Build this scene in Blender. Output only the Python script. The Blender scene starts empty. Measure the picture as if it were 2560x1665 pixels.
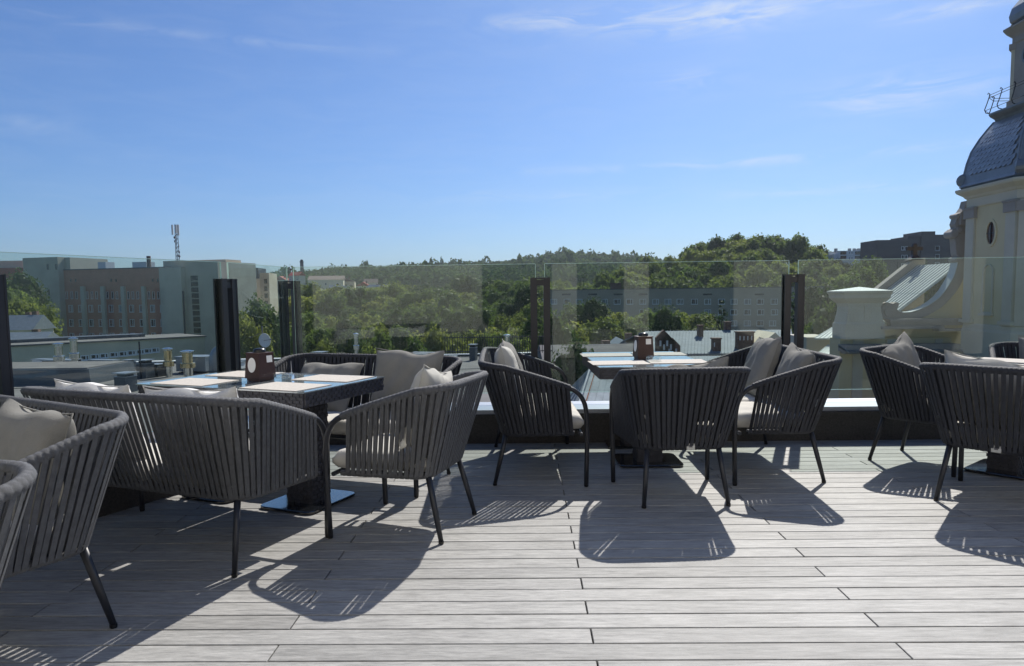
import bpy, math, random
from mathutils import Vector, Matrix
random.seed(7)
R = math.radians
sc = bpy.context.scene
col = sc.collection

# ------------------------------------------------------------------ camera
F, PITCH, YAW, ROLL, CY = 1800.0, 0.08415, 0.019076, -0.013033, 886.4   # in pixels of the 2560 px wide photograph
PW, PH, EYE = 2560.0, 1665.0, 1.27
FW = Vector((-math.sin(YAW)*math.cos(PITCH), math.cos(YAW)*math.cos(PITCH), -math.sin(PITCH)))
RT = Vector((math.cos(YAW), math.sin(YAW), 0)); UP = RT.cross(FW)
CR = RT*math.cos(ROLL) + UP*math.sin(ROLL); CU = -RT*math.sin(ROLL) + UP*math.cos(ROLL)
cam = bpy.data.cameras.new('camera'); camo = bpy.data.objects.new('camera', cam); col.objects.link(camo)
cam.sensor_fit = 'HORIZONTAL'; cam.sensor_width = 36; cam.lens = 36*F/PW; cam.shift_y = (CY-PH/2)/PW
cam.clip_start = 0.05; cam.clip_end = 9000
M = Matrix((CR, CU, -FW)).transposed().to_4x4(); M.translation = Vector((0, 0, EYE)); camo.matrix_world = M
sc.camera = camo
KD = 2560/2380.0
def ray(px, py):
    return FW + CR*((px*KD-PW/2)/F) - CU*((py*KD-CY)/F)
def at(px, py, Y):                      # point of the sight line at distance Y along +Y
    d = ray(px, py); return Vector((0, 0, EYE)) + d*(Y/d.y)
def hitplane(px, py, P, N):
    d = ray(px, py); o = Vector((0, 0, EYE)); return o + d*((P-o).dot(N)/d.dot(N))

# ------------------------------------------------------------------ world, sun, exposure
AZ, EL = R(21.5), R(45)
w = bpy.data.worlds.new('World'); sc.world = w; w.use_nodes = True
nt = w.node_tree; nt.nodes.clear()
def N(t, x, **k):
    n = t.nodes.new(x)
    for a, b in k.items():
        if a.startswith('i_'):
            n.inputs[int(a[2:]) if a[2:].isdigit() else a[2:].replace('_', ' ')].default_value = b
        else: setattr(n, a, b)
    return n
sky = N(nt, 'ShaderNodeTexSky', sky_type='NISHITA', sun_disc=False, sun_elevation=EL, sun_rotation=AZ,
        altitude=300, air_density=1.0, dust_density=1.35, ozone_density=4.0)
bg = N(nt, 'ShaderNodeBackground'); bg.inputs[1].default_value = 0.092
out = N(nt, 'ShaderNodeOutputWorld')
# thin cirrus: stretched noise on a cloud plane, gathered in a few banks
tc = N(nt, 'ShaderNodeTexCoord'); sep = N(nt, 'ShaderNodeSeparateXYZ'); nt.links.new(tc.outputs['Generated'], sep.inputs[0])
def mth(op, a, b=None, c=None, t=nt):
    n = t.nodes.new('ShaderNodeMath'); n.operation = op
    for i, v in enumerate((a, b, c)):
        if v is None: continue
        if isinstance(v, (int, float)): n.inputs[i].default_value = v
        else: t.links.new(v, n.inputs[i])
    return n.outputs[0]
azn = mth('ARCTAN2', sep.outputs[0], sep.outputs[1]); eln = mth('ARCSINE', sep.outputs[2])
def bank(azd, eld, wa, we, s):
    dx = mth('DIVIDE', mth('SUBTRACT', azn, R(azd)), R(wa)); dy = mth('DIVIDE', mth('SUBTRACT', eln, R(eld)), R(we))
    return mth('MULTIPLY', mth('EXPONENT', mth('MULTIPLY', mth('ADD', mth('MULTIPLY', dx, dx), mth('MULTIPLY', dy, dy)), -1.0)), s)
def pxbank(px, py, wpx, hpx, s):
    d = ray(px, py).normalized()
    return bank(math.degrees(math.atan2(d.x, d.y)), math.degrees(math.asin(d.z)), wpx/29.2, hpx/29.2, s)
cmb = N(nt, 'ShaderNodeCombineXYZ'); nt.links.new(mth('MULTIPLY', azn, 5.0), cmb.inputs[0]); nt.links.new(mth('MULTIPLY', eln, 26.0), cmb.inputs[1])
nz = N(nt, 'ShaderNodeTexNoise'); nz.inputs['Scale'].default_value = 1.9; nz.inputs['Detail'].default_value = 9; nz.inputs['Roughness'].default_value = 0.62; nz.inputs['Distortion'].default_value = 0.9
nt.links.new(cmb.outputs[0], nz.inputs['Vector'])
soft = N(nt, 'ShaderNodeMapRange'); soft.inputs[1].default_value = 0.40; soft.inputs[2].default_value = 0.78; nt.links.new(nz.outputs[0], soft.inputs[0])
banks = None
for b in ((1700, 30, 230, 30, .75), (1330, 48, 170, 18, .55), (2100, 215, 130, 30, .6), (1620, 190, 60, 22, .35), (2220, 18, 110, 12, .45),
          (1800, 372, 420, 9, .35), (2050, 432, 300, 9, .3), (500, 88, 330, 8, .16), (1300, 455, 300, 12, .14), (60, 290, 90, 14, .12)):
    v = pxbank(*b); banks = v if banks is None else mth('ADD', banks, v)
cf = mth('MULTIPLY', mth('ADD', mth('MULTIPLY', banks, 1.5), 0.05), soft.outputs[0]); cf = mth('MINIMUM', cf, 0.8)
mixc = N(nt, 'ShaderNodeMixRGB'); mixc.inputs[2].default_value = (7.2, 7.6, 8.0, 1)
tint = N(nt, 'ShaderNodeMixRGB', blend_type='MULTIPLY'); tint.inputs[0].default_value = 1.0; tint.inputs[2].default_value = (.55, .735, 1.0, 1)
nt.links.new(sky.outputs[0], tint.inputs[1]); nt.links.new(tint.outputs[0], mixc.inputs[1])
nt.links.new(cf, mixc.inputs[0]); nt.links.new(mixc.outputs[0], bg.inputs[0]); nt.links.new(bg.outputs[0], out.inputs[0])

sun = bpy.data.lights.new('sun', 'SUN'); sun.energy = 5.0; sun.angle = R(0.5); sun.color = (1.0, 0.955, 0.88)
suno = bpy.data.objects.new('sun', sun); col.objects.link(suno)
SD = Vector((math.sin(AZ)*math.cos(EL), math.cos(AZ)*math.cos(EL), math.sin(EL)))
suno.rotation_euler = SD.to_track_quat('Z', 'Y').to_euler(); suno.location = (20, 40, 60)
sc.view_settings.view_transform = 'Standard'; sc.view_settings.look = 'None'
sc.view_settings.exposure = 0.25; sc.view_settings.gamma = 1.0; sc.view_settings.use_curve_mapping = False

# ------------------------------------------------------------------ materials
def hexc(h):
    v = [int(h[i:i+2], 16)/255 for i in (0, 2, 4)]
    return tuple((c/12.92 if c <= .04045 else ((c+.055)/1.055)**2.4) for c in v) + (1,)
MATS = {}
def mat(name, c, rough=0.6, metal=0.0, var=0.12, scale=8.0, bump=0.0, bscale=60.0, stretch=(1, 1, 1), spec=0.5, rand=0.0, coat=0.0, detail=5.0, coord='Object'):
    """procedural principled material: base colour broken up by noise, fine bump, optional per-object variation"""
    if name in MATS: return MATS[name]
    m = bpy.data.materials.new(name); m.use_nodes = True; t = m.node_tree; p = t.nodes['Principled BSDF']
    p.inputs['Roughness'].default_value = rough; p.inputs['Metallic'].default_value = metal; p.inputs['Specular IOR Level'].default_value = spec
    if coat: p.inputs['Coat Weight'].default_value = coat; p.inputs['Coat Roughness'].default_value = 0.08
    tc = N(t, 'ShaderNodeTexCoord'); mp = N(t, 'ShaderNodeMapping'); mp.inputs['Scale'].default_value = stretch
    t.links.new(tc.outputs[coord], mp.inputs[0])
    if rand:
        oi = N(t, 'ShaderNodeObjectInfo'); cx = N(t, 'ShaderNodeCombineXYZ')
        mm = mth('MULTIPLY', oi.outputs['Random'], 37.0, t=t); t.links.new(mm, cx.inputs[0]); t.links.new(mm, cx.inputs[1]); t.links.new(cx.outputs[0], mp.inputs['Location'])
    nz = N(t, 'ShaderNodeTexNoise'); nz.inputs['Scale'].default_value = scale; nz.inputs['Detail'].default_value = detail; nz.inputs['Roughness'].default_value = 0.6
    t.links.new(mp.outputs[0], nz.inputs['Vector'])
    c = tuple(c[:3]); lo = tuple(x*(1-var) for x in c)+(1,); hi = tuple(min(1, x*(1+var)) for x in c)+(1,)
    rp = N(t, 'ShaderNodeValToRGB'); rp.color_ramp.elements[0].position = 0.3; rp.color_ramp.elements[1].position = 0.7
    rp.color_ramp.elements[0].color = lo; rp.color_ramp.elements[1].color = hi
    t.links.new(nz.outputs[0], rp.inputs[0]); src = rp.outputs[0]
    if rand:
        hs = N(t, 'ShaderNodeHueSaturation'); v = mth('ADD', mth('MULTIPLY', oi.outputs['Random'], 2*rand, t=t), 1-rand, t=t)
        t.links.new(v, hs.inputs['Value']); t.links.new(src, hs.inputs['Color']); src = hs.outputs[0]
    t.links.new(src, p.inputs['Base Color'])
    if bump:
        nb = N(t, 'ShaderNodeTexNoise'); nb.inputs['Scale'].default_value = bscale; nb.inputs['Detail'].default_value = 3
        t.links.new(mp.outputs[0], nb.inputs['Vector'])
        bp = N(t, 'ShaderNodeBump'); bp.inputs['Strength'].default_value = bump; bp.inputs['Distance'].default_value = 0.01
        t.links.new(nb.outputs[0], bp.inputs['Height']); t.links.new(bp.outputs[0], p.inputs['Normal'])
    MATS[name] = m; return m

def deck_material():
    m = bpy.data.materials.new('composite_decking'); m.use_nodes = True; t = m.node_tree; p = t.nodes['Principled BSDF']
    tc = N(t, 'ShaderNodeTexCoord'); oi = N(t, 'ShaderNodeObjectInfo'); mp = N(t, 'ShaderNodeMapping'); cx = N(t, 'ShaderNodeCombineXYZ')
    r37 = mth('MULTIPLY', oi.outputs['Random'], 53.0, t=t); t.links.new(r37, cx.inputs[0]); t.links.new(r37, cx.inputs[1])
    t.links.new(tc.outputs['Object'], mp.inputs[0]); t.links.new(cx.outputs[0], mp.inputs['Location'])
    def nz(scale, st, det, rough=.6):
        q = N(t, 'ShaderNodeMapping'); q.inputs['Scale'].default_value = st; t.links.new(mp.outputs[0], q.inputs[0])
        n = N(t, 'ShaderNodeTexNoise'); n.inputs['Scale'].default_value = scale; n.inputs['Detail'].default_value = det; n.inputs['Roughness'].default_value = rough
        t.links.new(q.outputs[0], n.inputs['Vector']); return n.outputs[0]
    streak = nz(4.2, (1, 10, 1), 8, .72); fleck = nz(17.0, (1, 5, 1), 5, .72); big = nz(1.3, (1, 2, 1), 3)
    a = N(t, 'ShaderNodeValToRGB'); e = a.color_ramp.elements
    e[0].position = .34; e[0].color = (.148, .147, .143, 1); e[1].position = .66; e[1].color = (.415, .408, .392, 1)
    t.links.new(mth('ADD', mth('MULTIPLY', streak, .62, t=t), mth('MULTIPLY', fleck, .38, t=t), t=t), a.inputs[0])
    hs = N(t, 'ShaderNodeHueSaturation')
    v = mth('ADD', mth('MULTIPLY', oi.outputs['Random'], .24, t=t), mth('ADD', mth('MULTIPLY', big, .45, t=t), .67, t=t), t=t)
    t.links.new(v, hs.inputs['Value']); t.links.new(a.outputs[0], hs.inputs['Color'])
    # pale scuffs
    sc1 = nz(5.0, (1, 1.4, 1), 7, .75); rs = N(t, 'ShaderNodeMapRange'); rs.inputs[1].default_value = .63; rs.inputs[2].default_value = .74; rs.inputs[4].default_value = .32
    t.links.new(sc1, rs.inputs[0]); mx = N(t, 'ShaderNodeMixRGB'); mx.inputs[2].default_value = (.47, .455, .43, 1)
    t.links.new(rs.outputs[0], mx.inputs[0]); t.links.new(hs.outputs[0], mx.inputs[1]); t.links.new(mx.outputs[0], p.inputs['Base Color'])
    rr = N(t, 'ShaderNodeMapRange'); rr.inputs[3].default_value = .5; rr.inputs[4].default_value = .72; t.links.new(fleck, rr.inputs[0]); t.links.new(rr.outputs[0], p.inputs['Roughness'])
    p.inputs['Specular IOR Level'].default_value = .35
    bp = N(t, 'ShaderNodeBump'); bp.inputs['Strength'].default_value = .35; bp.inputs['Distance'].default_value = .004
    t.links.new(mth('ADD', streak, fleck, t=t), bp.inputs['Height']); t.links.new(bp.outputs[0], p.inputs['Normal'])
    MATS['deck'] = m; return m

def glass_material(name, tintc, refl=1.0, rough=0.0):
    m = bpy.data.materials.new(name); m.use_nodes = True; t = m.node_tree; t.nodes.clear()
    o = N(t, 'ShaderNodeOutputMaterial'); tr = N(t, 'ShaderNodeBsdfTransparent'); tr.inputs[0].default_value = tintc
    gl = N(t, 'ShaderNodeBsdfGlossy'); gl.inputs['Roughness'].default_value = rough; gl.inputs[0].default_value = (.96, 1, .98, 1)
    # faint handling dust so the pane is never perfectly clean
    df = N(t, 'ShaderNodeBsdfDiffuse'); df.inputs[0].default_value = (.6, .66, .62, 1)
    tc = N(t, 'ShaderNodeTexCoord'); nz = N(t, 'ShaderNodeTexNoise'); nz.inputs['Scale'].default_value = 2.5; nz.inputs['Detail'].default_value = 6
    t.links.new(tc.outputs['Object'], nz.inputs['Vector'])
    lw = N(t, 'ShaderNodeLayerWeight'); lw.inputs[0].default_value = .5      # Schlick reflectance, the same from either side of the pane
    frs = mth('ADD', mth('MULTIPLY', mth('POWER', lw.outputs['Facing'], 5.0, t=t), .93, t=t), .042, t=t)
    m1 = N(t, 'ShaderNodeMixShader'); m2 = N(t, 'ShaderNodeMixShader')
    mr = N(t, 'ShaderNodeMapRange'); mr.inputs[1].default_value = .35; mr.inputs[2].default_value = .8; mr.inputs[3].default_value = .006; mr.inputs[4].default_value = .03
    t.links.new(nz.outputs[0], mr.inputs[0]); t.links.new(mr.outputs[0], m1.inputs[0]); t.links.new(tr.outputs[0], m1.inputs[1]); t.links.new(df.outputs[0], m1.inputs[2])
    t.links.new(mth('MULTIPLY', frs, refl, t=t), m2.inputs[0]); t.links.new(m1.outputs[0], m2.inputs[1]); t.links.new(gl.outputs[0], m2.inputs[2])
    t.links.new(m2.outputs[0], o.inputs[0]); MATS[name] = m; return m

def leaf_material(name, c1, c2, tr=0.35):
    m = bpy.data.materials.new(name); m.use_nodes = True; t = m.node_tree; t.nodes.clear()
    o = N(t, 'ShaderNodeOutputMaterial'); d = N(t, 'ShaderNodeBsdfPrincipled'); d.inputs['Roughness'].default_value = .55; d.inputs['Specular IOR Level'].default_value = .12
    tl = N(t, 'ShaderNodeBsdfTranslucent'); mx = N(t, 'ShaderNodeMixShader'); mx.inputs[0].default_value = tr
    oi = N(t, 'ShaderNodeObjectInfo'); tc = N(t, 'ShaderNodeTexCoord'); nz = N(t, 'ShaderNodeTexNoise'); nz.inputs['Scale'].default_value = .55; nz.inputs['Detail'].default_value = 4
    t.links.new(tc.outputs['Object'], nz.inputs['Vector'])
    f = mth('ADD', mth('MULTIPLY', oi.outputs['Random'], .75, t=t), mth('MULTIPLY', mth('SUBTRACT', nz.outputs[0], .5, t=t), 1.1, t=t), t=t)
    rp = N(t, 'ShaderNodeValToRGB'); rp.color_ramp.elements[0].color = c1+(1,); rp.color_ramp.elements[1].color = c2+(1,)
    t.links.new(f, rp.inputs[0]); t.links.new(rp.outputs[0], d.inputs['Base Color'])
    hs = N(t, 'ShaderNodeHueSaturation'); hs.inputs['Hue'].default_value = .485; hs.inputs['Value'].default_value = 1.5; t.links.new(rp.outputs[0], hs.inputs['Color']); t.links.new(hs.outputs[0], tl.inputs[0])
    t.links.new(d.outputs[0], mx.inputs[1]); t.links.new(tl.outputs[0], mx.inputs[2]); t.links.new(mx.outputs[0], o.inputs[0]); MATS[name] = m; return m

deck_material()
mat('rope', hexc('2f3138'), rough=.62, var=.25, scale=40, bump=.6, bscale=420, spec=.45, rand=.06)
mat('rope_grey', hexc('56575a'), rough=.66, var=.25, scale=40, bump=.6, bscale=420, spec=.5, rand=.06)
mat('frame_metal', hexc('24262d'), rough=.42, var=.1, scale=20, spec=.5)
mat('cushion_seat', hexc('cfcbc2'), rough=.95, var=.06, scale=6, bump=.35, bscale=350, spec=.1)
mat('cushion_grey', hexc('8b8983'), rough=.95, var=.08, scale=9, bump=.45, bscale=300, spec=.1, rand=.04)
mat('cushion_pale', hexc('c0bdb4'), rough=.95, var=.07, scale=9, bump=.45, bscale=300, spec=.1, rand=.04)
mat('cushion_white', hexc('dcdad6'), rough=.95, var=.06, scale=9, bump=.45, bscale=300, spec=.1, rand=.04)
mat('piping', hexc('5f5d60'), rough=.95, var=.08)
mat('wicker', hexc('3b3b41'), rough=.6, var=.3, scale=30, bump=.3, bscale=200)
mat('table_glass', hexc('8a9498'), rough=.02, var=.05, scale=3, spec=.8, coat=1.0)
for n_ in ('table_glass',): q_ = MATS[n_].node_tree.nodes['Principled BSDF']; q_.inputs['IOR'].default_value = 2.0; q_.inputs['Coat IOR'].default_value = 2.2
mat('placemat', hexc('bdb6ac'), rough=.85, var=.16, scale=90, bump=.3, bscale=300)
mat('base_glass', hexc('15171a'), rough=.05, var=.05, spec=.8, coat=1.0)
mat('brown_box', hexc('3a211a'), rough=.5, var=.15, scale=18, bump=.15)
mat('white_paper', hexc('e9e6e0'), rough=.7, var=.03)
mat('black_plastic', hexc('18181a'), rough=.3, var=.1)
mat('tag_metal', hexc('b9b8b2'), rough=.4, var=.15, scale=60)
mat('post_metal', hexc('26262b'), rough=.4, var=.12, scale=12, spec=.5, stretch=(1, 1, .1))
mat('sill_metal', hexc('a9adb3'), rough=.38, var=.05, scale=4, metal=.35, stretch=(.3, 1, 1))
mat('granite', hexc('3d3a38'), rough=.7, var=.5, scale=90, bump=.2, bscale=150)
mat('edge_glass', hexc('bfe0d2'), rough=.2, var=.05, spec=.8)
glass_material('balustrade_glass', (.875, .915, .89, 1), .60)
glass_material('clear_glass', (.93, .95, .95, 1), 1.2)
glass_material('flue_amber', (.75, .70, .55, 1), 1.0, .1)
mat('render_wall', hexc('e2dccf'), rough=.9, var=.06, scale=3, bump=.2, bscale=40)
mat('dark_window', hexc('1c2126'), rough=.06, var=.2, spec=.8)
mat('asphalt_ground', hexc('4a4d45'), rough=.95, var=.3, scale=.05)
mat('forest_floor', (.045, .065, .025), rough=.95, var=.4, scale=.03)
mat('bark', hexc('4d4338'), rough=.95, var=.3, scale=6, bump=.6, bscale=20)
leaf_material('leaf_green', (.045, .090, .018), (.16, .215, .045), .48)
leaf_material('leaf_light', (.11, .15, .03), (.25, .275, .06), .48)
leaf_material('leaf_dark', (.030, .060, .016), (.085, .135, .032), .4)
leaf_material('leaf_far', (.030, .062, .022), (.075, .12, .035), .35)
for n_ in MATS['leaf_far'].node_tree.nodes:
    if n_.type == 'BSDF_PRINCIPLED': n_.inputs['Specular IOR Level'].default_value = 0.0; n_.inputs['Roughness'].default_value = 1.0
leaf_material('leaf_hill', (.05, .095, .018), (.19, .235, .045), .48)

# ------------------------------------------------------------------ mesh helpers
class MB:
    def __init__(s): s.v = []; s.f = []; s.mi = []
    def add(s, vs, fs, mi=0):
        o = len(s.v); s.v += [tuple(v) for v in vs]
        for f in fs: s.f.append(tuple(o+i for i in f)); s.mi.append(mi)
        return s
    def box(s, c, d, rz=0.0, mi=0, taper=1.0, mtx=None):
        x, y, z = d[0]/2, d[1]/2, d[2]/2
        vs = [Vector((sx*x*(taper if sz > 0 else 1), sy*y*(taper if sz > 0 else 1), sz*z)) for sz in (-1, 1) for sx, sy in ((-1, -1), (1, -1), (1, 1), (-1, 1))]
        if rz: m = Matrix.Rotation(rz, 3, 'Z'); vs = [m @ v for v in vs]
        vs = [v+Vector(c) for v in vs]
        if mtx is not None: vs = [mtx @ v for v in vs]
        return s.add(vs, [(3, 2, 1, 0), (4, 5, 6, 7), (0, 1, 5, 4), (1, 2, 6, 5), (2, 3, 7, 6), (3, 0, 4, 7)], mi)
    def quad(s, a, b, c, d, mi=0): return s.add([a, b, c, d], [(0, 1, 2, 3)], mi)
    def tube(s, path, r, seg=8, cap=True, mi=0, closed=False):
        path = [Vector(p) for p in path]; n = len(path); rs = r if isinstance(r, (list, tuple)) else [r]*n
        rings = []; prev = None
        for i, p in enumerate(path):
            a = path[i-1] if (i > 0 or closed) else p; b = path[(i+1) % n] if (i < n-1 or closed) else p
            t = (b-a).normalized() if (b-a).length > 1e-9 else Vector((0, 0, 1))
            if prev is None:
                u = t.cross(Vector((0, 0, 1)));
                if u.length < 1e-3: u = t.cross(Vector((1, 0, 0)))
            else: u = prev - t*prev.dot(t)
            u.normalize(); prev = u; v = t.cross(u)
            rings.append([p+(u*math.cos(2*math.pi*k/seg)+v*math.sin(2*math.pi*k/seg))*rs[i] for k in range(seg)])
        vs = [q for rg in rings for q in rg]; fs = []
        for i in range(n if closed else n-1):
            j = (i+1) % n
            for k in range(seg): k2 = (k+1) % seg; fs.append((i*seg+k, i*seg+k2, j*seg+k2, j*seg+k))
        if cap and not closed: fs.append(tuple(range(seg))[::-1]); fs.append(tuple((n-1)*seg+k for k in range(seg)))
        return s.add(vs, fs, mi)
    def lathe(s, prof, c=(0, 0, 0), seg=16, mi=0, cap=True):
        c = Vector(c); vs = []; fs = []; n = len(prof)
        for r, z in prof: vs += [c+Vector((r*math.cos(2*math.pi*k/seg), r*math.sin(2*math.pi*k/seg), z)) for k in range(seg)]
        for i in range(n-1):
            for k in range(seg): k2 = (k+1) % seg; fs.append((i*seg+k, i*seg+k2, (i+1)*seg+k2, (i+1)*seg+k))
        if cap: fs.append(tuple(range(seg))[::-1]); fs.append(tuple((n-1)*seg+k for k in range(seg)))
        return s.add(vs, fs, mi)
    def loft(s, loops, cap=True, mi=0):
        n = len(loops[0]); vs = [p for l in loops for p in l]; fs = []
        for i in range(len(loops)-1):
            for k in range(n): k2 = (k+1) % n; fs.append((i*n+k, i*n+k2, (i+1)*n+k2, (i+1)*n+k))
        if cap: fs.append(tuple(range(n))[::-1]); fs.append(tuple((len(loops)-1)*n+k for k in range(n)))
        return s.add(vs, fs, mi)
    def prism(s, poly, y0, y1, mi=0, frame=None):
        """polygon of (x,z) extruded from y0 to y1"""
        a = [Vector((x, y0, z)) for x, z in poly]; b = [Vector((x, y1, z)) for x, z in poly]
        if frame is not None: a = [frame @ v for v in a]; b = [frame @ v for v in b]
        n = len(poly); fs = [tuple(range(n)), tuple(range(2*n-1, n-1, -1))]
        for k in range(n): fs.append((k, n+k, n+(k+1) % n, (k+1) % n))
        return s.add(a+b, fs, mi)
    def mesh(s, name, *mats, smooth=False):
        me = bpy.data.meshes.new(name); me.from_pydata(s.v, [], s.f)
        for m in mats: me.materials.append(MATS[m])
        if len(mats) > 1: me.polygons.foreach_set('material_index', s.mi)
        if smooth: me.polygons.foreach_set('use_smooth', [True]*len(me.polygons))
        me.update(); return me
    def build(s, name, *mats, parent=None, smooth=False):
        return link(name, s.mesh(name, *mats, smooth=smooth), parent)
def link(name, data, parent=None, mtx=None):
    o = bpy.data.objects.new(name, data); col.objects.link(o)
    if parent is not None: o.parent = parent
    if mtx is not None: o.matrix_local = mtx
    return o
def tag(o, label=None, cat=None, group=None, kind=None):
    if label: o['label'] = label
    if cat: o['category'] = cat
    if group: o['group'] = group
    if kind: o['kind'] = kind
    return o
def empty(name, loc=(0, 0, 0), rz=0.0):
    o = bpy.data.objects.new(name, None); o.empty_display_size = .2; col.objects.link(o); o.location = loc; o.rotation_euler = (0, 0, rz); return o
def autosmooth(o, ang=40):
    me = o.data
    try: me.set_sharp_from_angle(angle=R(ang))
    except Exception: pass
def lerp(a, b, t): return a+(b-a)*t
def interp(x, xs, ys):
    if x <= xs[0]: return ys[0]
    for i in range(len(xs)-1):
        if x <= xs[i+1]: return lerp(ys[i], ys[i+1], (x-xs[i])/(xs[i+1]-xs[i]))
    return ys[-1]
def pxof(x, y): return 1222 + 1674*x/y      # rough photo column of a ground point (used only to shape the terrain)

# ================================================================== TERRACE: deck boards, parapet, glass balustrade
deck = empty('deck'); tag(deck, kind='structure')
sub = MB(); sub.add([(-6, -4, -.06), (9, -4, -.06), (9, 6.1, -.06), (-1.9, 6.1, -.06), (-2.0, 5.3, -.06), (-4.6, 0, -.06), (-6, -2, -.06)], [(0, 1, 2, 3, 4, 5, 6)])
mat('dark_void', (.012, .012, .013), rough=.9)
sub.build('deck_underlay', 'dark_void', parent=deck)
Y0, BW, XC = 2.4031, .12101, .2343
GAP = .0068
def xleft(y):
    return interp(y, [-4, 1.37, 4.07, 5.26, 6.05, 7], [-6.2, -3.75, -2.5, -1.95, -1.85, -1.8]) - .12
for k in range(-28, 31):
    ya, yb = Y0+k*BW+GAP/2, Y0+(k+1)*BW-GAP/2
    if ya > 6.05: break
    off = (XC-1.1508) if k % 2 == 0 else XC
    joints = [off+2.2374*j for j in range(-3, 5)]
    xl = xleft(yb); xs = [xl]+[j for j in joints if xl+.15 < j < 8.0]+[8.2]
    for a, b in zip(xs[:-1], xs[1:]):
        x0, x1 = a+.003, b-.003; h = random.uniform(-.0008, .0008); tl = random.uniform(-.0006, .0006)
        m = MB(); c = .0018; cx, cy = (x0+x1)/2, (ya+yb)/2; hx, hy = (x1-x0)/2, (yb-ya)/2
        loops = [[(sx*X, sy*Yh, z) for sx, sy in ((-1, -1), (1, -1), (1, 1), (-1, 1))] for X, Yh, z in ((hx, hy, -.024), (hx, hy, -c), (hx-c, hy-c, 0))]
        m.loft(loops)
        o = m.build('deck_board', 'deck', parent=deck); o.location = (cx, cy, h); o.rotation_euler = (tl, 0, 0)

# parapet: inner line I, outer line O
PI_ = [(-3.75, 1.37), (-2.5, 4.07), (-1.95, 5.26), (-1.85, 6.05), (9.0, 6.05)]
PO_ = [(-4.1, 1.30), (-2.98, 3.72), (-2.36, 5.42), (-2.22, 6.50), (9.0, 6.50)]
par = empty('terrace_parapet', (0, 6.3, 0)); tag(par, 'low dark granite parapet with pale metal sill round the deck edge', 'parapet')
def strip(pi, po, z0, z1):
    m = MB(); n = len(pi)
    for i in range(n-1):
        a, b, c, d = pi[i], pi[i+1], po[i+1], po[i]
        vs = [(*p, z) for z in (z0, z1) for p in (a, b, c, d)]
        m.add(vs, [(4, 5, 6, 7), (0, 1, 5, 4), (2, 3, 7, 6), (3, 2, 1, 0)])
    e = [(*pi[0], z0), (*po[0], z0), (*po[0], z1), (*pi[0], z1)]; m.add(e, [(0, 1, 2, 3)])
    e = [(*pi[-1], z0), (*po[-1], z0), (*po[-1], z1), (*pi[-1], z1)]; m.add(e, [(3, 2, 1, 0)])
    return m
def offs(path, d):
    o = []
    for i, p in enumerate(path):
        a = Vector(path[max(0, i-1)]); b = Vector(path[min(len(path)-1, i+1)]); t = (b-a).normalized(); o.append((p[0]+t.y*d, p[1]-t.x*d))
    return o
def par_child(o): o.location = (0, -6.3, 0)
par_child(strip(PI_, PO_, -.6, .215).build('parapet_wall', 'granite', parent=par))
par_child(strip(offs(PI_, .012), offs(PO_, -.01), .215, .25).build('stone_ledge', 'granite', parent=par))
par_child(strip(offs(PI_, -.018), offs(PO_, -.03), .25, .285).build('metal_sill', 'sill_metal', parent=par))

# terrace building below and behind
tb = empty('terrace_building', (0, -3, -18)); tag(tb, 'pale rendered terrace building rising behind the deck', 'building')
def tbc(o): o.location = (0, 3, 18); return o
m = MB(); m.add([(x, y, z) for z in (-18, -.35) for x, y in ((-9, -14), (9.4, -14), (9.4, 6.5), (-2.1, 6.5), (-2.3, 5.4), (-4.2, 1.2), (-9, -6))],
      [(0, 1, 2, 3, 4, 5, 6)[::-1], (7, 8, 9, 10, 11, 12, 13)]+[(i, (i+1) % 7, 7+(i+1) % 7, 7+i) for i in range(7)]); tbc(m.build('lower_storeys', 'render_wall', parent=tb))
WALLY = -1.8
for x0, x1 in ((-8.6, -5.6), (-4.9, -.8), (.55, 1.05), (2.0, 2.5), (4.2, 9.2)):
    m = MB(); m.box(((x0+x1)/2, WALLY-.2, 1.325), (x1-x0, .4, 2.75)); tbc(m.build('wall_pier', 'render_wall', parent=tb))
for x0, x1 in ((-5.6, -4.9), (-.8, .55), (1.05, 2.0), (2.5, 4.2)):
    m = MB(); m.box(((x0+x1)/2, WALLY-.25, 1.35), (x1-x0-.01, .1, 2.7)); tbc(m.build('glazed_door', 'dark_window', parent=tb))
m = MB(); m.box((.3, WALLY-.2, 4.5), (17.8, .4, 3.58)); tbc(m.build('upper_bounce_wall', 'render_wall', parent=tb))  # unseen upper storey, added to bounce warm sunlight onto deck and chair backs
m = MB(); m.box((.3, WALLY-.35, 6.4), (18.2, .8, .2)); tbc(m.build('roof_fascia', 'frame_metal', parent=tb))

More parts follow.
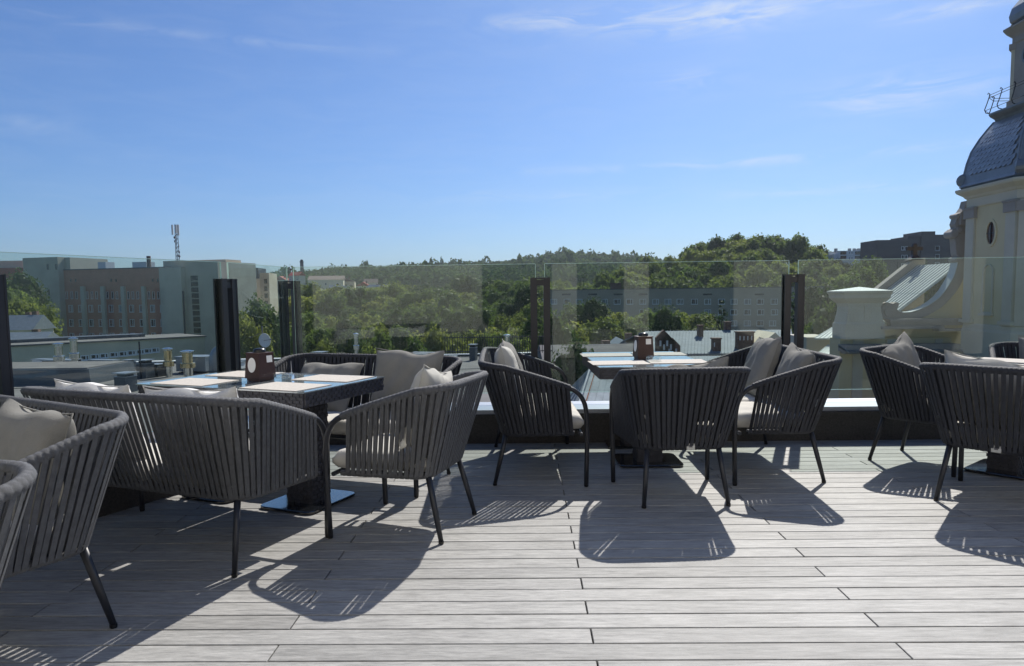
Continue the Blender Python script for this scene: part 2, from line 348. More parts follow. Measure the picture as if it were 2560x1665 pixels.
# balustrade posts (a pair of slotted channels) and panes
GL = [(-3.62, 1.95), (-2.875, 3.80), (-2.235, 5.36), (-2.10, 6.41), (.135, 6.42), (2.365, 6.42), (4.60, 6.42), (6.83, 6.42)]
Z0, ZP, ZG = .285, 1.41, 1.53
POSTL = ['slender dark post at the left edge of the photo', 'dark slotted post left of the satellite dish', 'dark slotted post just right of the satellite dish',
         'dark slotted post near the middle, behind the sofa with two stacked pillows', 'dark slotted post beside the church scroll wall', 'dark slotted post past the right edge of the photo']
posts = GL[1:7]
for i, (x, y) in enumerate(posts):
    p = empty('balustrade_post', (x, y, Z0)); j = i+1
    a = Vector(GL[j])-Vector(GL[j-1]); b = Vector(GL[j+1])-Vector(GL[j]); t = (a.normalized()+b.normalized()).normalized(); p.rotation_euler = (0, 0, math.atan2(t.y, t.x))
    tag(p, POSTL[i], 'post', 'balustrade posts')
    H = ZP-Z0
    for s in (-1, 1):
        m = MB()
        m.box((s*.034, 0, H/2), (.010, .075, H)); m.box((s*.081, .034, H/2), (.012, .012, H)); m.box((s*.081, -.034, H/2), (.012, .012, H))
        m.box((s*.057, .0345, H/2), (.038, .006, H-.002)); m.box((s*.057, -.0345, H/2), (.038, .006, H-.002))
        m.build('channel', 'post_metal', parent=p)
        m = MB(); m.box((s*.05, 0, H/2), (.022, .058, H-.004)); m.build('gasket', 'black_plastic', parent=p)
    m = MB(); m.box((0, 0, H-.045), (.058, .060, .05)); m.box((0, 0, H-.008), (.058, .06, .012)); m.build('cap_bracket', 'post_metal', parent=p)
    m = MB(); m.box((0, 0, .01), (.20, .12, .02)); m.build('foot_plate', 'post_metal', parent=p)
PANEL = ['glass pane past the left edge of the photo', 'long glass pane in front of the tall institutional block on the left', 'short glass pane between the two left corner posts',
         'glass pane behind the sofa in front of the round wooded hills', 'glass pane in front of the grey flats and tin roofs', 'glass pane in front of the church', 'glass pane past the right edge of the photo']
for i in range(len(GL)-1):
    A, B = Vector(GL[i]), Vector(GL[i+1]); t = (B-A).normalized(); L = (B-A).length-.085; c = (A+B)/2
    o = empty('glass_panel', (c.x, c.y, Z0+.10), math.atan2(t.y, t.x)); tag(o, PANEL[i], 'glass panel', 'balustrade glass panes')
    h = ZG-Z0-.10; th = .012; x, y = L/2, th/2
    v = [(-x, -y, 0), (x, -y, 0), (x, y, 0), (-x, y, 0), (-x, -y, h), (x, -y, h), (x, y, h), (-x, y, h)]
    m = MB(); m.add(v, [(0, 1, 5, 4), (2, 3, 7, 6)], 0); m.build('pane', 'balustrade_glass', parent=o)
    m = MB(); m.box((0, 0, h+.002), (L, th, .003)); m.box((0, 0, -.002), (L, th, .003)); m.box((-x-.0015, 0, h/2), (.003, th, h)); m.box((x+.0015, 0, h/2), (.003, th, h)); m.build('polished_edge', 'edge_glass', parent=o)

# ================================================================== FURNITURE
def arc(c, r, a0, a1, n): return [(c[0]+r*math.cos(R(lerp(a0, a1, i/n))), c[1]+r*math.sin(R(lerp(a0, a1, i/n)))) for i in range(n+1)]
def resample(pts, n):
    pts = [Vector(p) for p in pts]; L = [0]
    for a, b in zip(pts[:-1], pts[1:]): L.append(L[-1]+(b-a).length)
    o = []
    for i in range(n):
        s = L[-1]*i/(n-1); k = 0
        while k < len(L)-2 and L[k+1] < s: k += 1
        o.append(pts[k].lerp(pts[k+1], (s-L[k])/max(1e-9, L[k+1]-L[k])))
    return o, L[-1]
CHAIRS = {}
def chair_meshes(kind):
    """meshes of one woven-strap armchair ('arm') or two-seater ('sofa'); faces +Y, origin on the floor"""
    if kind in CHAIRS: return CHAIRS[kind]
    ex = 0.0 if kind == 'arm' else .352
    a = .37+ex; ZB = .815; parts = []
    # one side (x>0) of rim and bottom rail, in three matching sections: arm, corner, back half
    rim_arm = [(lerp(a-.03, a, i/12), lerp(.215, -.21, i/12), lerp(.655, .795, (i/12)**.92)) for i in range(13)]
    rim_cor = [(x, y, lerp(.795, ZB, math.sin(i/8*math.pi/2))) for i, (x, y) in enumerate(arc((a-.15, -.21), .15, 0, -90, 8))]
    rim_bak = [(a-.15, -.36, ZB), (0, -.365, ZB)]
    b = a-.105; zb = .345
    bot_arm = [(lerp(a-.055, b, i/6), lerp(.245, -.12, i/6), zb+.01*(1-i/6)) for i in range(7)]
    bot_cor = [(x, y, zb) for x, y in arc((b-.10, -.12), .10, 0, -90, 6)]
    bot_bak = [(b-.10, -.22, zb), (0, -.222, zb)]
    pitch = .0355
    sec = []
    for q, (rs, bs) in enumerate(((rim_arm, bot_arm), (rim_cor, bot_cor), (rim_bak, bot_bak))):
        _, L = resample(rs, 2); n = max(2, round(L/pitch)); r_, _ = resample(rs, 2*n+1); b_, _ = resample(bs, 2*n+1)
        sec.append((r_, b_))
    R_ = sec[0][0]+sec[1][0][1:]+sec[2][0][1:]; B_ = sec[0][1]+sec[1][1][1:]+sec[2][1][1:]
    mir = lambda l: [Vector((-p[0], p[1], p[2])) for p in reversed(l)]
    R_ = R_+mir(R_)[1:]; B_ = B_+mir(B_)[1:]
    n = len(R_)
    # straps: every second sample outside, the inner leg one sample further (half a pitch) so the pairs cross
    rnd = random.Random(3)
    for i in range(1, n-2, 2):
        P = R_[i]; T = (R_[i+1]-R_[i-1]).normalized(); Q = B_[i]; T2 = (B_[i+1]-B_[i-1]).normalized()
        Pi = R_[i+1]; Qi = B_[i+1]
        outw = Vector((T.y, -T.x, 0)); outw = outw if outw.dot(Vector((P.x, P.y+.1, 0))) > 0 else -outw; outw.normalize()
        outb = Vector((T2.y, -T2.x, 0)); outb = outb if outb.dot(Vector((Q.x, Q.y+.1, 0))) > 0 else -outb; outb.normalize()
        Z = Vector((0, 0, 1)); rr = .0165; j = rnd.uniform(-.004, .004); j2 = rnd.uniform(-.003, .003)
        st = [(Q-Z*.016, T2, outb*.2-Z), (Q+outb*.0175+T2*j2, T2, outb), (P+outw*rr-Z*.004+T*j, T, outw), (P+Z*.006, T, Z), (P.lerp(Pi, .5)-outw*rr, T, -outw), (Qi.lerp(Q, .1)-outb*.0165, T2, -outb), (Q-Z*.0165-outb*.004, T2, -Z)]
        m = MB(); hw = .0108; th = .0022; loops = []
        for c, tt, nn in st:
            nn = (nn-tt*nn.dot(tt)).normalized(); loops.append([c-tt*hw, c+tt*hw, c+tt*hw+nn*th, c-tt*hw+nn*th])
        m.loft(loops); parts.append(('rope_strap', m.mesh('rope_strap', 'rope'), None))
    # wrapped rails
    def wrapped(pts, r, amp, per):
        q, L = resample(pts, 2); q, _ = resample(pts, int(L/.0045))
        m = MB(); m.tube(q, [r+amp*(1-abs(math.cos(math.pi*i*.0045/per))**6) for i in range(len(q))], 8); return m
    parts.append(('top_rail', wrapped(R_, .0202, .0022, .024).mesh('top_rail', 'rope', smooth=True), None))
    parts.append(('seat_rail', wrapped(B_, .0145, .002, .024).mesh('seat_rail', 'rope', smooth=True), None))
    # front legs: bare tube continuing from the arm, bending down to the floor
    for s in (1, -1):
        p = [(s*(a-.03), .205, .658), (s*(a-.032), .245, .640), (s*(a-.035), .285, .605), (s*(a-.038), .312, .55), (s*(a-.04), .324, .48), (s*(a-.045), .328, .35), (s*(a-.05), .32, .012)]
        q = []
        for i in range(len(p)-1):
            for k in range(3): q.append(Vector(p[i]).lerp(Vector(p[i+1]), k/3))
        q.append(Vector(p[-1])); sm = [q[0]]+[(q[i-1]+q[i]*2+q[i+1])/4 for i in range(1, len(q)-1)]+[q[-1]]
        m = MB(); m.tube(sm, .0155, 10); parts.append(('front_leg', m.mesh('front_leg', 'frame_metal', smooth=True), [('glide', (s*(a-.05), .32, 0))]))
        f = (s*(b-.012), -.28, .012); tp = (s*(b-.05), -.20, .345)
        m = MB(); m.tube([tp, Vector(tp).lerp(Vector(f), .5), f], [.0165, .0155, .0125], 10); parts.append(('rear_leg', m.mesh('rear_leg', 'frame_metal', smooth=True), [('glide', (f[0], f[1], 0))]))
    m = MB(); m.tube([(-(a-.05), .29, .345), (a-.05, .29, .345)], .0125, 8)
    for x in ([-.16, .16] if ex == 0 else [-.42, -.14, .14, .42]): m.box((x, .03, .352), (.05, .52, .012))
    for y in (-.1, .1): m.box((0, y, .3475), (2*b-.02, .04, .0055))
    parts.append(('seat_frame', m.mesh('seat_frame', 'frame_metal'), None))
    # seat pad
    def pad(xc, hx):
        m = MB(); yb_, yf, z0, z1 = -.215, .318, .3585, .455; N1, N2 = 26, 22; P = []
        def pt(u, v):
            x = math.copysign(abs(u)**.9, u); y = math.copysign(abs(v)**.9, v)
            taper = lerp(.93, 1.0, (v+1)/2)
            return xc+x*hx*taper, (yb_+yf)/2+y*(yf-yb_)/2
        top = []; bo = []
        for jv in range(N2+1):
            for iu in range(N1+1):
                u, v = iu/N1*2-1, jv/N2*2-1; x, y = pt(u, v); e = max(abs(u), abs(v)); ed = 1-max(0, (e-.86)/.14)**2*.75
                crown = .014*(1-u*u)*(1-v*v)
                mid = (z0+z1)/2; wob = .003*math.sin(9*u+3*v+xc*5)*math.cos(7*v)
                top.append((x, y, mid+(z1-mid)*ed+crown+wob)); bo.append((x, y, mid-(mid-z0)*ed))
        W_ = N1+1; fs = [(j*W_+i, j*W_+i+1, (j+1)*W_+i+1, (j+1)*W_+i) for j in range(N2) for i in range(N1)]; n0 = len(top)
        m.add(top+bo, fs+[tuple(n0+k for k in reversed(f)) for f in fs])
        ring = [i for i in range(W_)]+[j*W_+N1 for j in range(1, N2+1)]+[N2*W_+i for i in range(N1-1, -1, -1)]+[j*W_ for j in range(N2-1, 0, -1)]
        o = len(m.v)-2*n0
        for k in range(len(ring)): p_, q_ = ring[k], ring[(k+1) % len(ring)]; m.f.append((o+q_, o+p_, o+n0+p_, o+n0+q_)); m.mi.append(0)
        return m.mesh('seat_cushion', 'cushion_seat', smooth=True)
    if ex == 0: parts.append(('seat_cushion', pad(0, .278), None))
    else: parts.append(('seat_cushion', pad(-.292, .289), None)); parts.append(('seat_cushion', pad(.292, .289), None))
    CHAIRS[kind] = parts; return parts
glide = MB().lathe([(.0135, 0), (.0145, .004), (.0145, .014)], seg=10).mesh('glide', 'black_plastic')
def fwd(dx, dy): return math.atan2(-dx, dy)
def chair(kind, x, y, rz, name, label, cat, grp, tagged=False, grey=False):
    r = empty(name, (x, y, .0015), rz); tag(r, label, cat, grp)
    for nme, me, subs in chair_meshes(kind):
        o = link(nme, me, r)
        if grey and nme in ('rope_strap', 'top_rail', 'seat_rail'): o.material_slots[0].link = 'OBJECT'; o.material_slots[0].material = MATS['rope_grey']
        for sn, loc in (subs or []): g = link(sn, glide, o); g.location = loc
    if tagged:
        m = MB(); m.box((0, 0, 0), (.05, .003, .038)); m.box((0, -.0018, .004), (.02, .001, .016), mi=1)
        t = m.build('maker_tag', 'tag_metal', 'piping', parent=r); t.location = (.035, -.243, .352)
    return r
AR, SO = 'strap-woven armchairs on the deck', 'strap-woven two-seat sofas on the deck'
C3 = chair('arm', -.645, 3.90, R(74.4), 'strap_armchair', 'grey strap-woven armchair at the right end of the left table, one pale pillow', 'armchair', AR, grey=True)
C5 = chair('arm', .92, 4.465, R(4), 'strap_armchair', 'strap-woven armchair seen squarely from behind in front of the middle table', 'armchair', AR, True)
C7 = chair('arm', 2.93, 5.27, R(-142), 'strap_armchair', 'strap-woven armchair facing right by the parapet, below the church tower, with one grey pillow', 'armchair', AR)
C8 = chair('arm', 2.83, 4.27, R(-49), 'strap_armchair', 'strap-woven armchair seen from behind, cut by the right edge of the photo', 'armchair', AR, True)
C9 = chair('arm', 3.90, 5.40, R(147), 'strap_armchair', 'strap-woven armchair on the far side of the right-edge table, mostly out of frame', 'armchair', AR)
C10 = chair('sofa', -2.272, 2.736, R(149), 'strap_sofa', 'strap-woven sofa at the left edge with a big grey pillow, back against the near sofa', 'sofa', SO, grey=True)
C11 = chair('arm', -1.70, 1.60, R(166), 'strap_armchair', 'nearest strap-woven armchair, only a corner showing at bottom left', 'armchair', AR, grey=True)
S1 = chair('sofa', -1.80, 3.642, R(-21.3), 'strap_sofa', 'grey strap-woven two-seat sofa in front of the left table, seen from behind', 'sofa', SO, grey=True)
S2 = chair('sofa', -1.22, 4.96, R(160), 'strap_sofa', 'strap-woven two-seat sofa behind the left table, facing the camera', 'sofa', SO)
S4 = chair('sofa', .045, 5.315, R(-88), 'strap_sofa', 'strap-woven two-seat sofa left of the middle table, side on, facing right', 'sofa', SO)
S6 = chair('sofa', 1.69, 5.315, R(89), 'strap_sofa', 'strap-woven two-seat sofa right of the middle table with two leaning grey pillows', 'sofa', SO)

# ---- loose pillows
def pillow_mesh(wd, ht, th, seed, m_):
    rnd = random.Random(seed); n = 30; m = MB(); ph = [rnd.uniform(0, 6.28) for _ in range(8)]; fr = [rnd.uniform(2, 6) for _ in range(8)]
    def surf(s):
        o = []
        for j in range(n+1):
            for i in range(n+1):
                u, v = i/n*2-1, j/n*2-1
                pin = 1-.075*(1-v*v)*abs(u)**2.5; piv = 1-.075*(1-u*u)*abs(v)**2.5
                x, z = u*wd/2*pin, v*ht/2*piv
                t = max(0, (1-u**4)*(1-v**4))**.55
                # gathered wrinkles running in from seams and corners
                wr = 0
                for k in range(4): wr += math.sin(fr[k]*2.4*(u*math.cos(ph[k])+v*math.sin(ph[k]))+ph[k+4]+2*math.sin(2*v+ph[k]))*.25
                e = max(abs(u), abs(v)); wr2 = math.sin(16*(u if abs(v) > abs(u) else v)+ph[1])*max(0, e-.55)*(1-e)*4
                y = s*t*(th/2)*(1+.05*wr) + .006*wr*t*s + .012*wr2*t*s
                sag = .009*math.sin(2.2*u+ph[0])*(v+1)*.5
                o.append((x, y, z+sag*t**.2*.6+.012*math.sin(5*u+ph[2])*max(0, v)**3))
        return o
    W_ = n+1; fs = [(j*W_+i, j*W_+i+1, (j+1)*W_+i+1, (j+1)*W_+i) for j in range(n) for i in range(n)]
    m.add(surf(-1), fs); m.add(surf(1), [f[::-1] for f in fs])
    return m.mesh('pillow', m_, smooth=True)
def edge_piping(wd, ht):
    m = MB(); q = []
    for k in range(48):
        t = k/48*4; s, f = int(t), t-int(t); u, v = [(f*2-1, -1), (1, f*2-1), (1-f*2, 1), (-1, 1-f*2)][s]
        q.append((u*wd/2*(1-.075*(1-v*v)*abs(u)**2.5), 0, v*ht/2*(1-.075*(1-u*u)*abs(v)**2.5)))
    m.tube(q, .0035, 5, closed=True); return m
pc = [0]
def pillow(ch, lx, ly, lz, lean, label, wd=.46, ht=.44, th=.15, turn=0.0, roll=0.0, m_='cushion_grey'):
    """placed in the seat's own frame: lx,ly,lz = centre of the pillow, lean = tilt backwards"""
    pc[0] += 1
    mw = Matrix.Translation(ch.location) @ Matrix.Rotation(ch.rotation_euler.z, 4, 'Z') @ Matrix.Translation((lx, ly, lz)) @ Matrix.Rotation(turn, 4, 'Z') @ Matrix.Rotation(lean, 4, 'X') @ Matrix.Rotation(roll, 4, 'Y')
    o = empty('throw_pillow'); o.matrix_world = mw; tag(o, label, 'pillow', 'loose pillows on the seats')
    cov = link('cover', pillow_mesh(wd, ht, th, pc[0]*13+5, m_), o)
    edge_piping(wd, ht).build('seam', m_, parent=o, smooth=True)
    return o
pillow(S1, -.33, -.175, .64, R(14), 'white-topped pillow over the near sofa back, left one of its pair', wd=.52, ht=.44, m_='cushion_white', roll=R(2))
pillow(S1, .33, -.175, .64, R(14), 'white-topped pillow over the near sofa back, right one of its pair', wd=.58, ht=.44, m_='cushion_white', roll=R(-1))
pillow(S2, .30, -.10, .60, R(38), 'low grey pillow slumped on the left side of the facing sofa behind the left table', wd=.52, ht=.44, m_='cushion_grey')
pillow(S2, -.34, -.165, .655, R(15), 'large grey pillow propped on the right side of the facing sofa behind the left table', wd=.54, ht=.47, m_='cushion_grey', roll=R(-2))
pillow(C3, -.10, -.15, .668, R(14), 'pale pillow with a raised corner in the armchair at the end of the left table', wd=.42, ht=.44, m_='cushion_pale', roll=R(12))
pillow(S4, .32, -.17, .69, R(14), 'pale pillow in the side-on sofa left of the middle table, nearest its high back', wd=.44, ht=.45, m_='cushion_pale', roll=R(-8))
pillow(S4, -.22, -.14, .68, R(18), 'grey pillow in the side-on sofa left of the middle table, farther from the camera', wd=.44, ht=.45, m_='cushion_grey', roll=R(5))
pillow(C5, .06, -.165, .655, R(14), 'thin grey pillow sloping above the rim of the squarely seen armchair', wd=.46, ht=.40, m_='cushion_grey', roll=R(-7))
pillow(S6, .33, -.13, .672, R(20), 'tall grey piped pillow in the sofa right of the middle table, the left of two', wd=.50, ht=.50, m_='cushion_grey', roll=R(4))
pillow(S6, -.33, -.16, .652, R(14), 'shorter grey pillow in the sofa right of the middle table, the right of two', wd=.46, ht=.46, m_='cushion_grey', roll=R(-4))
pillow(C7, .03, -.155, .665, R(15), 'grey pillow with a peaked corner in the armchair below the church tower', wd=.44, ht=.46, m_='cushion_grey', roll=R(16))
pillow(C8, -.02, -.165, .652, R(13), 'long pale pillow over the rim of the armchair cut by the right edge', wd=.54, ht=.44, m_='cushion_pale', roll=R(8))
pillow(C9, -.02, -.15, .68, R(15), 'grey pillow in the armchair beyond the right-edge table', wd=.44, ht=.44)
pillow(C10, -.30, -.14, .628, R(15), 'big grey pillow on the sofa at the left edge', wd=.52, ht=.47, th=.17, m_='cushion_grey', roll=R(-2))
pillow(C11, -.03, -.16, .67, R(13), 'white pillow corner in the nearest armchair at bottom left', wd=.46, ht=.44, m_='cushion_pale')

# ---- tables
TL, TW = .64, .80      # length along the pair, width
def table_meshes():
    ms = []
    z = .742
    m = MB(); m.box((0, 0, z-.04), (TL-.03, TW-.03, .072)); ms.append(('top_core', m.mesh('top_core', 'wicker')))
    m = MB()      # woven apron: three courses of strips going over and under
    for c in range(4):
        zc = z-.070+c*.0195
        for ax, (L, D) in enumerate(((TL, TW), (TW, TL))):
            nseg = int(L/.024)
            for s in (-1, 1):
                for i in range(nseg):
                    u = -L/2+.017+(i+.5)*(L-.034)/nseg; o = D/2-.013+(.0035 if (i+c) % 2 else -.001)
                    p, d = ((u, s*o, zc), (L/nseg*1.02, .012, .0185)) if ax == 0 else ((s*o, u, zc), (.012, L/nseg*1.02, .0185))
                    m.box(p, d)
    ms.append(('woven_apron', m.mesh('woven_apron', 'wicker')))
    m = MB(); m.box((0, 0, z+.0035), (TL-.004, TW-.004, .007)); ms.append(('glass_top', m.mesh('glass_top', 'table_glass')))
    m = MB(); S = .20
    m.box((0, 0, .34), (S-.02, S-.02, .66))
    for c in range(24):
        zc = .03+c*.0268
        for ax in (0, 1):
            for s in (-1, 1):
                for i in range(7):
                    u = -S/2+.014+(i+.5)*(S-.028)/7; o = S/2-.010+(.004 if (i+c) % 2 else -.002)
                    m.box((u, s*o, zc) if ax == 0 else (s*o, u, zc), (.0255, .010, .022) if ax == 0 else (.010, .0255, .022))
    ms.append(('woven_pedestal', m.mesh('woven_pedestal', 'wicker')))
    m = MB(); hx, hy, r = .20, .235, .05; lp = []
    for cx, cy, a0 in ((hx-r, hy-r, 0), (-hx+r, hy-r, 90), (-hx+r, -hy+r, 180), (hx-r, -hy+r, 270)): lp += arc((cx, cy), r, a0, a0+90, 5)
    m.loft([[(x*.97, y*.97, .004) for x, y in lp], [(x, y, .008) for x, y in lp], [(x, y, .016) for x, y in lp], [(x*.985, y*.985, .020) for x, y in lp]]); ms.append(('base_plate', m.mesh('base_plate', 'base_glass')))
    m = MB()
    for sx in (-1, 1):
        for sy in (-1, 1): m.lathe([(.02, 0), (.02, .004)], (sx*.15, sy*.18, 0), 10)
    ms.append(('feet', m.mesh('feet', 'black_plastic')))
    return ms
TM = table_meshes()
TOPZ = .7495+.0015
def table(x, y, rz, label):
    r = empty('wicker_table', (x, y, .0015), rz); tag(r, label, 'table', 'woven pedestal tables pushed together')
    for n_, me in TM: link(n_, me, r)
    return r
matm = MB().box((0, 0, .0015), (.42, .30, .003)).mesh('placemat', 'placemat')
def placemat(tb_, lx, ly, turn, label):
    mw = Matrix.Translation(tb_.location) @ Matrix.Rotation(tb_.rotation_euler.z, 4, 'Z') @ Matrix.Translation((lx, ly, TOPZ-.0012)) @ Matrix.Rotation(turn, 4, 'Z')
    o = link('placemat', matm); o.matrix_world = mw; tag(o, label, 'placemat', 'pale placemats on the tables')
ua = Vector((math.cos(R(-22)), math.sin(R(-22)))); CA = Vector((-1.65, 4.47))
A1 = table(*(CA-ua*.321), R(-22), 'woven table, left half of the pair behind the near sofa')
A2 = table(*(CA+ua*.321), R(-22), 'woven table, right half of the pair behind the near sofa, carrying the brown box')
ub = Vector((math.cos(R(91)), math.sin(R(91)))); CB = Vector((.90, 5.66))
B1 = table(*(CB-ub*.321), R(91), 'woven table, near half of the middle pair')
B2 = table(*(CB+ub*.321), R(91), 'woven table, far half of the middle pair by the parapet')
T1 = table(3.33, 4.98, R(-49), 'woven table at the right edge of the photo, left one of its pair')
T2 = table(3.33+.641*math.cos(R(-49)), 4.98+.641*math.sin(R(-49)), R(-49), 'woven table past the right edge of the photo')
placemat(A1, -.02, -.22, 0, 'placemat on the left table pair, front left'); placemat(A1, -.03, .22, 0, 'placemat on the left table pair, back left')
placemat(A2, .05, -.23, R(-2), 'placemat on the left table pair, front right'); placemat(A2, .06, .20, R(1), 'placemat on the left table pair, back right')
placemat(B1, -.02, .22, R(90+2), 'placemat on the middle table pair, near left'); placemat(B1, .02, -.22, R(90-3), 'placemat on the middle table pair, near right')
placemat(B2, .02, .22, R(90), 'placemat on the middle table pair, far left'); placemat(B2, .05, -.22, R(88), 'placemat on the middle table pair, far right')
placemat(T1, -.05, .2, R(2), 'placemat on the right-edge table, far side'); placemat(T1, -.02, -.22, 0, 'placemat on the right-edge table, near side')

def menu_box(p, rz, label, oval):
    r = empty('menu_box', (p[0], p[1], TOPZ+.0008), rz); tag(r, label, 'box', 'brown table boxes')
    m = MB(); m.box((0, 0, .008), (.115, .115, .016)); m.box((0, 0, .016+.077), (.132, .132, .154), taper=.86); m.build('body', 'brown_box', parent=r)
    m = MB(); m.box((0, 0, .172), (.122, .122, .006)); m.build('lid', 'brown_box', parent=r)
    m = MB(); lp = [(.0, .036*math.cos(t*math.pi/10), .046*math.sin(t*math.pi/10)) for t in range(20)]
    m.loft([[(x, y, z) for x, y, z in lp], [(x-.0012, y, z) for x, y, z in lp]]); o = m.build('oval_badge', 'white_paper', parent=r); o.location = (-.0632, 0, .10); o.rotation_euler = (0, R(3.4), 0)
    m = MB(); m.box((0, 0, 0), (.042, .0012, .042)); o = m.build('square_sticker', 'white_paper', parent=r); o.location = (.022, -.0610, .135); o.rotation_euler = (R(-3.4), 0, 0)
    m = MB(); m.lathe([(.038, 0), (.038, .012), (.033, .022), (.012, .027), (.0, .0275)], (0, 0, 0), 18, cap=False); o = m.build('call_button', 'black_plastic', parent=r, smooth=True); o.location = (.0, 0, .1755)
def ashtray(p, label):
    r = empty('ashtray', (p[0], p[1], TOPZ+.0008)); tag(r, label, 'ashtray', 'clear glass ashtrays')
    m = MB(); m.lathe([(.048, 0), (.055, .012), (.056, .036), (.051, .039), (.046, .034), (.042, .014), (.0, .011)], seg=24, cap=False); m.build('bowl', 'clear_glass', parent=r, smooth=True)
    m = MB()
    for k in range(4): a_ = k*math.pi/2+.5; m.box((.051*math.cos(a_), .051*math.sin(a_), .043), (.012, .022, .008), rz=a_)
    m.build('rim_lug', 'clear_glass', parent=r)
pA = hitplane(606, 884, Vector((0, 0, TOPZ)), Vector((0, 0, 1))); menu_box(pA, R(60), 'brown box with white oval badge on the left table pair', True)
qA = hitplane(658, 884, Vector((0, 0, TOPZ)), Vector((0, 0, 1))); ashtray(qA, 'clear glass ashtray on the left table pair')
pB = hitplane(1495, 833, Vector((0, 0, TOPZ)), Vector((0, 0, 1))); menu_box(pB, R(9), 'brown box with square sticker on the middle table pair', True)
qB = hitplane(1512, 840, Vector((0, 0, TOPZ)), Vector((0, 0, 1))); ashtray(Vector(qB)+Vector((.02, -.03, 0)), 'clear glass ashtray on the middle table pair')

# ================================================================== GROUND AND HILLS
SKY_FAR = ([-400, 0, 560, 640, 700, 800, 950, 1100, 1200, 1240, 1300, 1350, 1420, 1480, 1600, 2000, 2400, 2900],
           [655, 655, 650, 642, 640, 628, 622, 617, 610, 603, 596, 594, 598, 604, 618, 632, 640, 645])
SKY_HILL = ([1300, 1400, 1460, 1500, 1560, 1590, 1620, 1680, 1750, 1800, 1850, 1900, 1930, 1960, 2000, 2040, 2200, 2400],
            [690, 660, 632, 616, 606, 592, 577, 560, 551, 560, 567, 582, 602, 622, 634, 645, 668, 690])
def zpix(px, py, Y): return at(px, py, Y).z
FAR_D, HILL_D = 1050.0, 335.0
def terrain(x, y):
    D = y; 
    if D < 30: return -18.0
    px = 1222+1674*x/D
    base = interp(D, [0, 60, 120, 200, 260, 500, 800, 1400], [-18, -18, -16.5, -14, -9, 1, 6, 4])
    far = zpix(max(-400, min(2900, px)), interp(px, *SKY_FAR), FAR_D)-11
    f = max(0, min(1, (D-520)/(FAR_D-520))); f = f*f*(3-2*f); base = lerp(base, max(base, far), f)
    hill = zpix(max(1300, min(2400, px)), interp(px, *SKY_HILL), HILL_D)-11
    if px > 1300:
        g = max(0, min(1, (D-222)/(HILL_D-222))); g = g*g*(3-2*g)
        if D > HILL_D: g = max(0, 1-(D-HILL_D)/200)
        base = lerp(base, max(base, hill), g)
    if px < 75:
        g = max(0, min(1, (D-190)/60)); base = lerp(base, max(base, 1.0), g)
    return base
m = MB(); rads = [0.1, 20, 40, 60, 90, 120, 150, 180, 200, 220, 240, 260, 280, 300, 320, 335, 350, 380, 420, 480, 540, 620, 700, 800, 900, 980, 1050, 1150, 1400, 2000, 3200, 6000]
NA = 180; vs = []
for r_ in rads:
    for k in range(NA):
        a_ = 2*math.pi*k/NA; x, y = r_*math.sin(a_), r_*math.cos(a_); vs.append((x, y, (terrain(x, y) if y > 30 and abs(x/y) < 1.6 else -18.0)))
fs = [(i*NA+k, i*NA+(k+1) % NA, (i+1)*NA+(k+1) % NA, (i+1)*NA+k) for i in range(len(rads)-1) for k in range(NA)]
m.add(vs, [f[::-1] for f in fs]); tag(m.build('ground', 'forest_floor', smooth=True), kind='structure')

# ================================================================== TREES
def crown_mesh(seed, n, lf, wide=1.0, tall=1.0, mname='leaf_green', name='crown', lobes=26, conifer=False, core=True):
    """unit crown (about 1 m radius, base at z=0): many leaf-clump quads on overlapping lobes"""
    rnd = random.Random(seed); m = MB(); L = []
    if conifer:
        for k in range(lobes):
            t = k/(lobes-1); rr = (1-t)*.75+.05
            for j in range(max(2, int(7*(1-t)))):
                a_ = rnd.uniform(0, 6.28); L.append((Vector((rr*.75*math.cos(a_), rr*.75*math.sin(a_), t*2.6)), rr*.35+.04))
    else:
        for k in range(lobes):
            z = rnd.uniform(-.55, 1); a_ = rnd.uniform(0, 6.28); q = math.sqrt(max(0, 1-z*z)); rr = rnd.uniform(.5, .86)
            c = Vector((q*math.cos(a_)*rr*wide, q*math.sin(a_)*rr*wide, (.95+z*.78*rr*1.1)*tall)); L.append((c, rnd.uniform(.22, .42)))
    tot = sum(r*r for _, r in L)
    for c, r in L:
        for _ in range(max(6, int(n*r*r/tot))):
            z = rnd.uniform(-.8, 1); a_ = rnd.uniform(0, 6.28); q = math.sqrt(max(0, 1-z*z)); d = Vector((q*math.cos(a_), q*math.sin(a_), z))
            p = c+d*r*rnd.uniform(.72, 1.10)+Vector((rnd.gauss(0, .02),)*3); nn = (d+Vector((rnd.gauss(0, .7), rnd.gauss(0, .7), rnd.gauss(.35, .6)))).normalized()
            u = nn.cross(Vector((rnd.random()-.5, rnd.random()-.5, rnd.random()-.5))).normalized(); v = nn.cross(u); s = lf*rnd.uniform(.6, 1.35)
            m.add([p-u*s, p-v*s*.55+nn*s*.15, p+u*s, p+v*s*.55+nn*s*.15], [(0, 1, 2, 3)])
        if core:
            rr = r*.72; o = [c+Vector((math.sin(t1)*math.cos(t2), math.sin(t1)*math.sin(t2), math.cos(t1)))*rr*rnd.uniform(.85, 1.1) for t1 in (.6, 1.57, 2.5) for t2 in (0, 1.26, 2.51, 3.77, 5.03)]
            m.add([c+Vector((0, 0, rr))]+o+[c-Vector((0, 0, rr))], [(0, 1+k, 1+(k+1) % 5) for k in range(5)]+[(1+i*5+k, 6+i*5+k, 6+i*5+(k+1) % 5, 1+i*5+(k+1) % 5) for i in range(2) for k in range(5)]+[(16, 11+(k+1) % 5, 11+k) for k in range(5)])
    return m.mesh(name, mname)
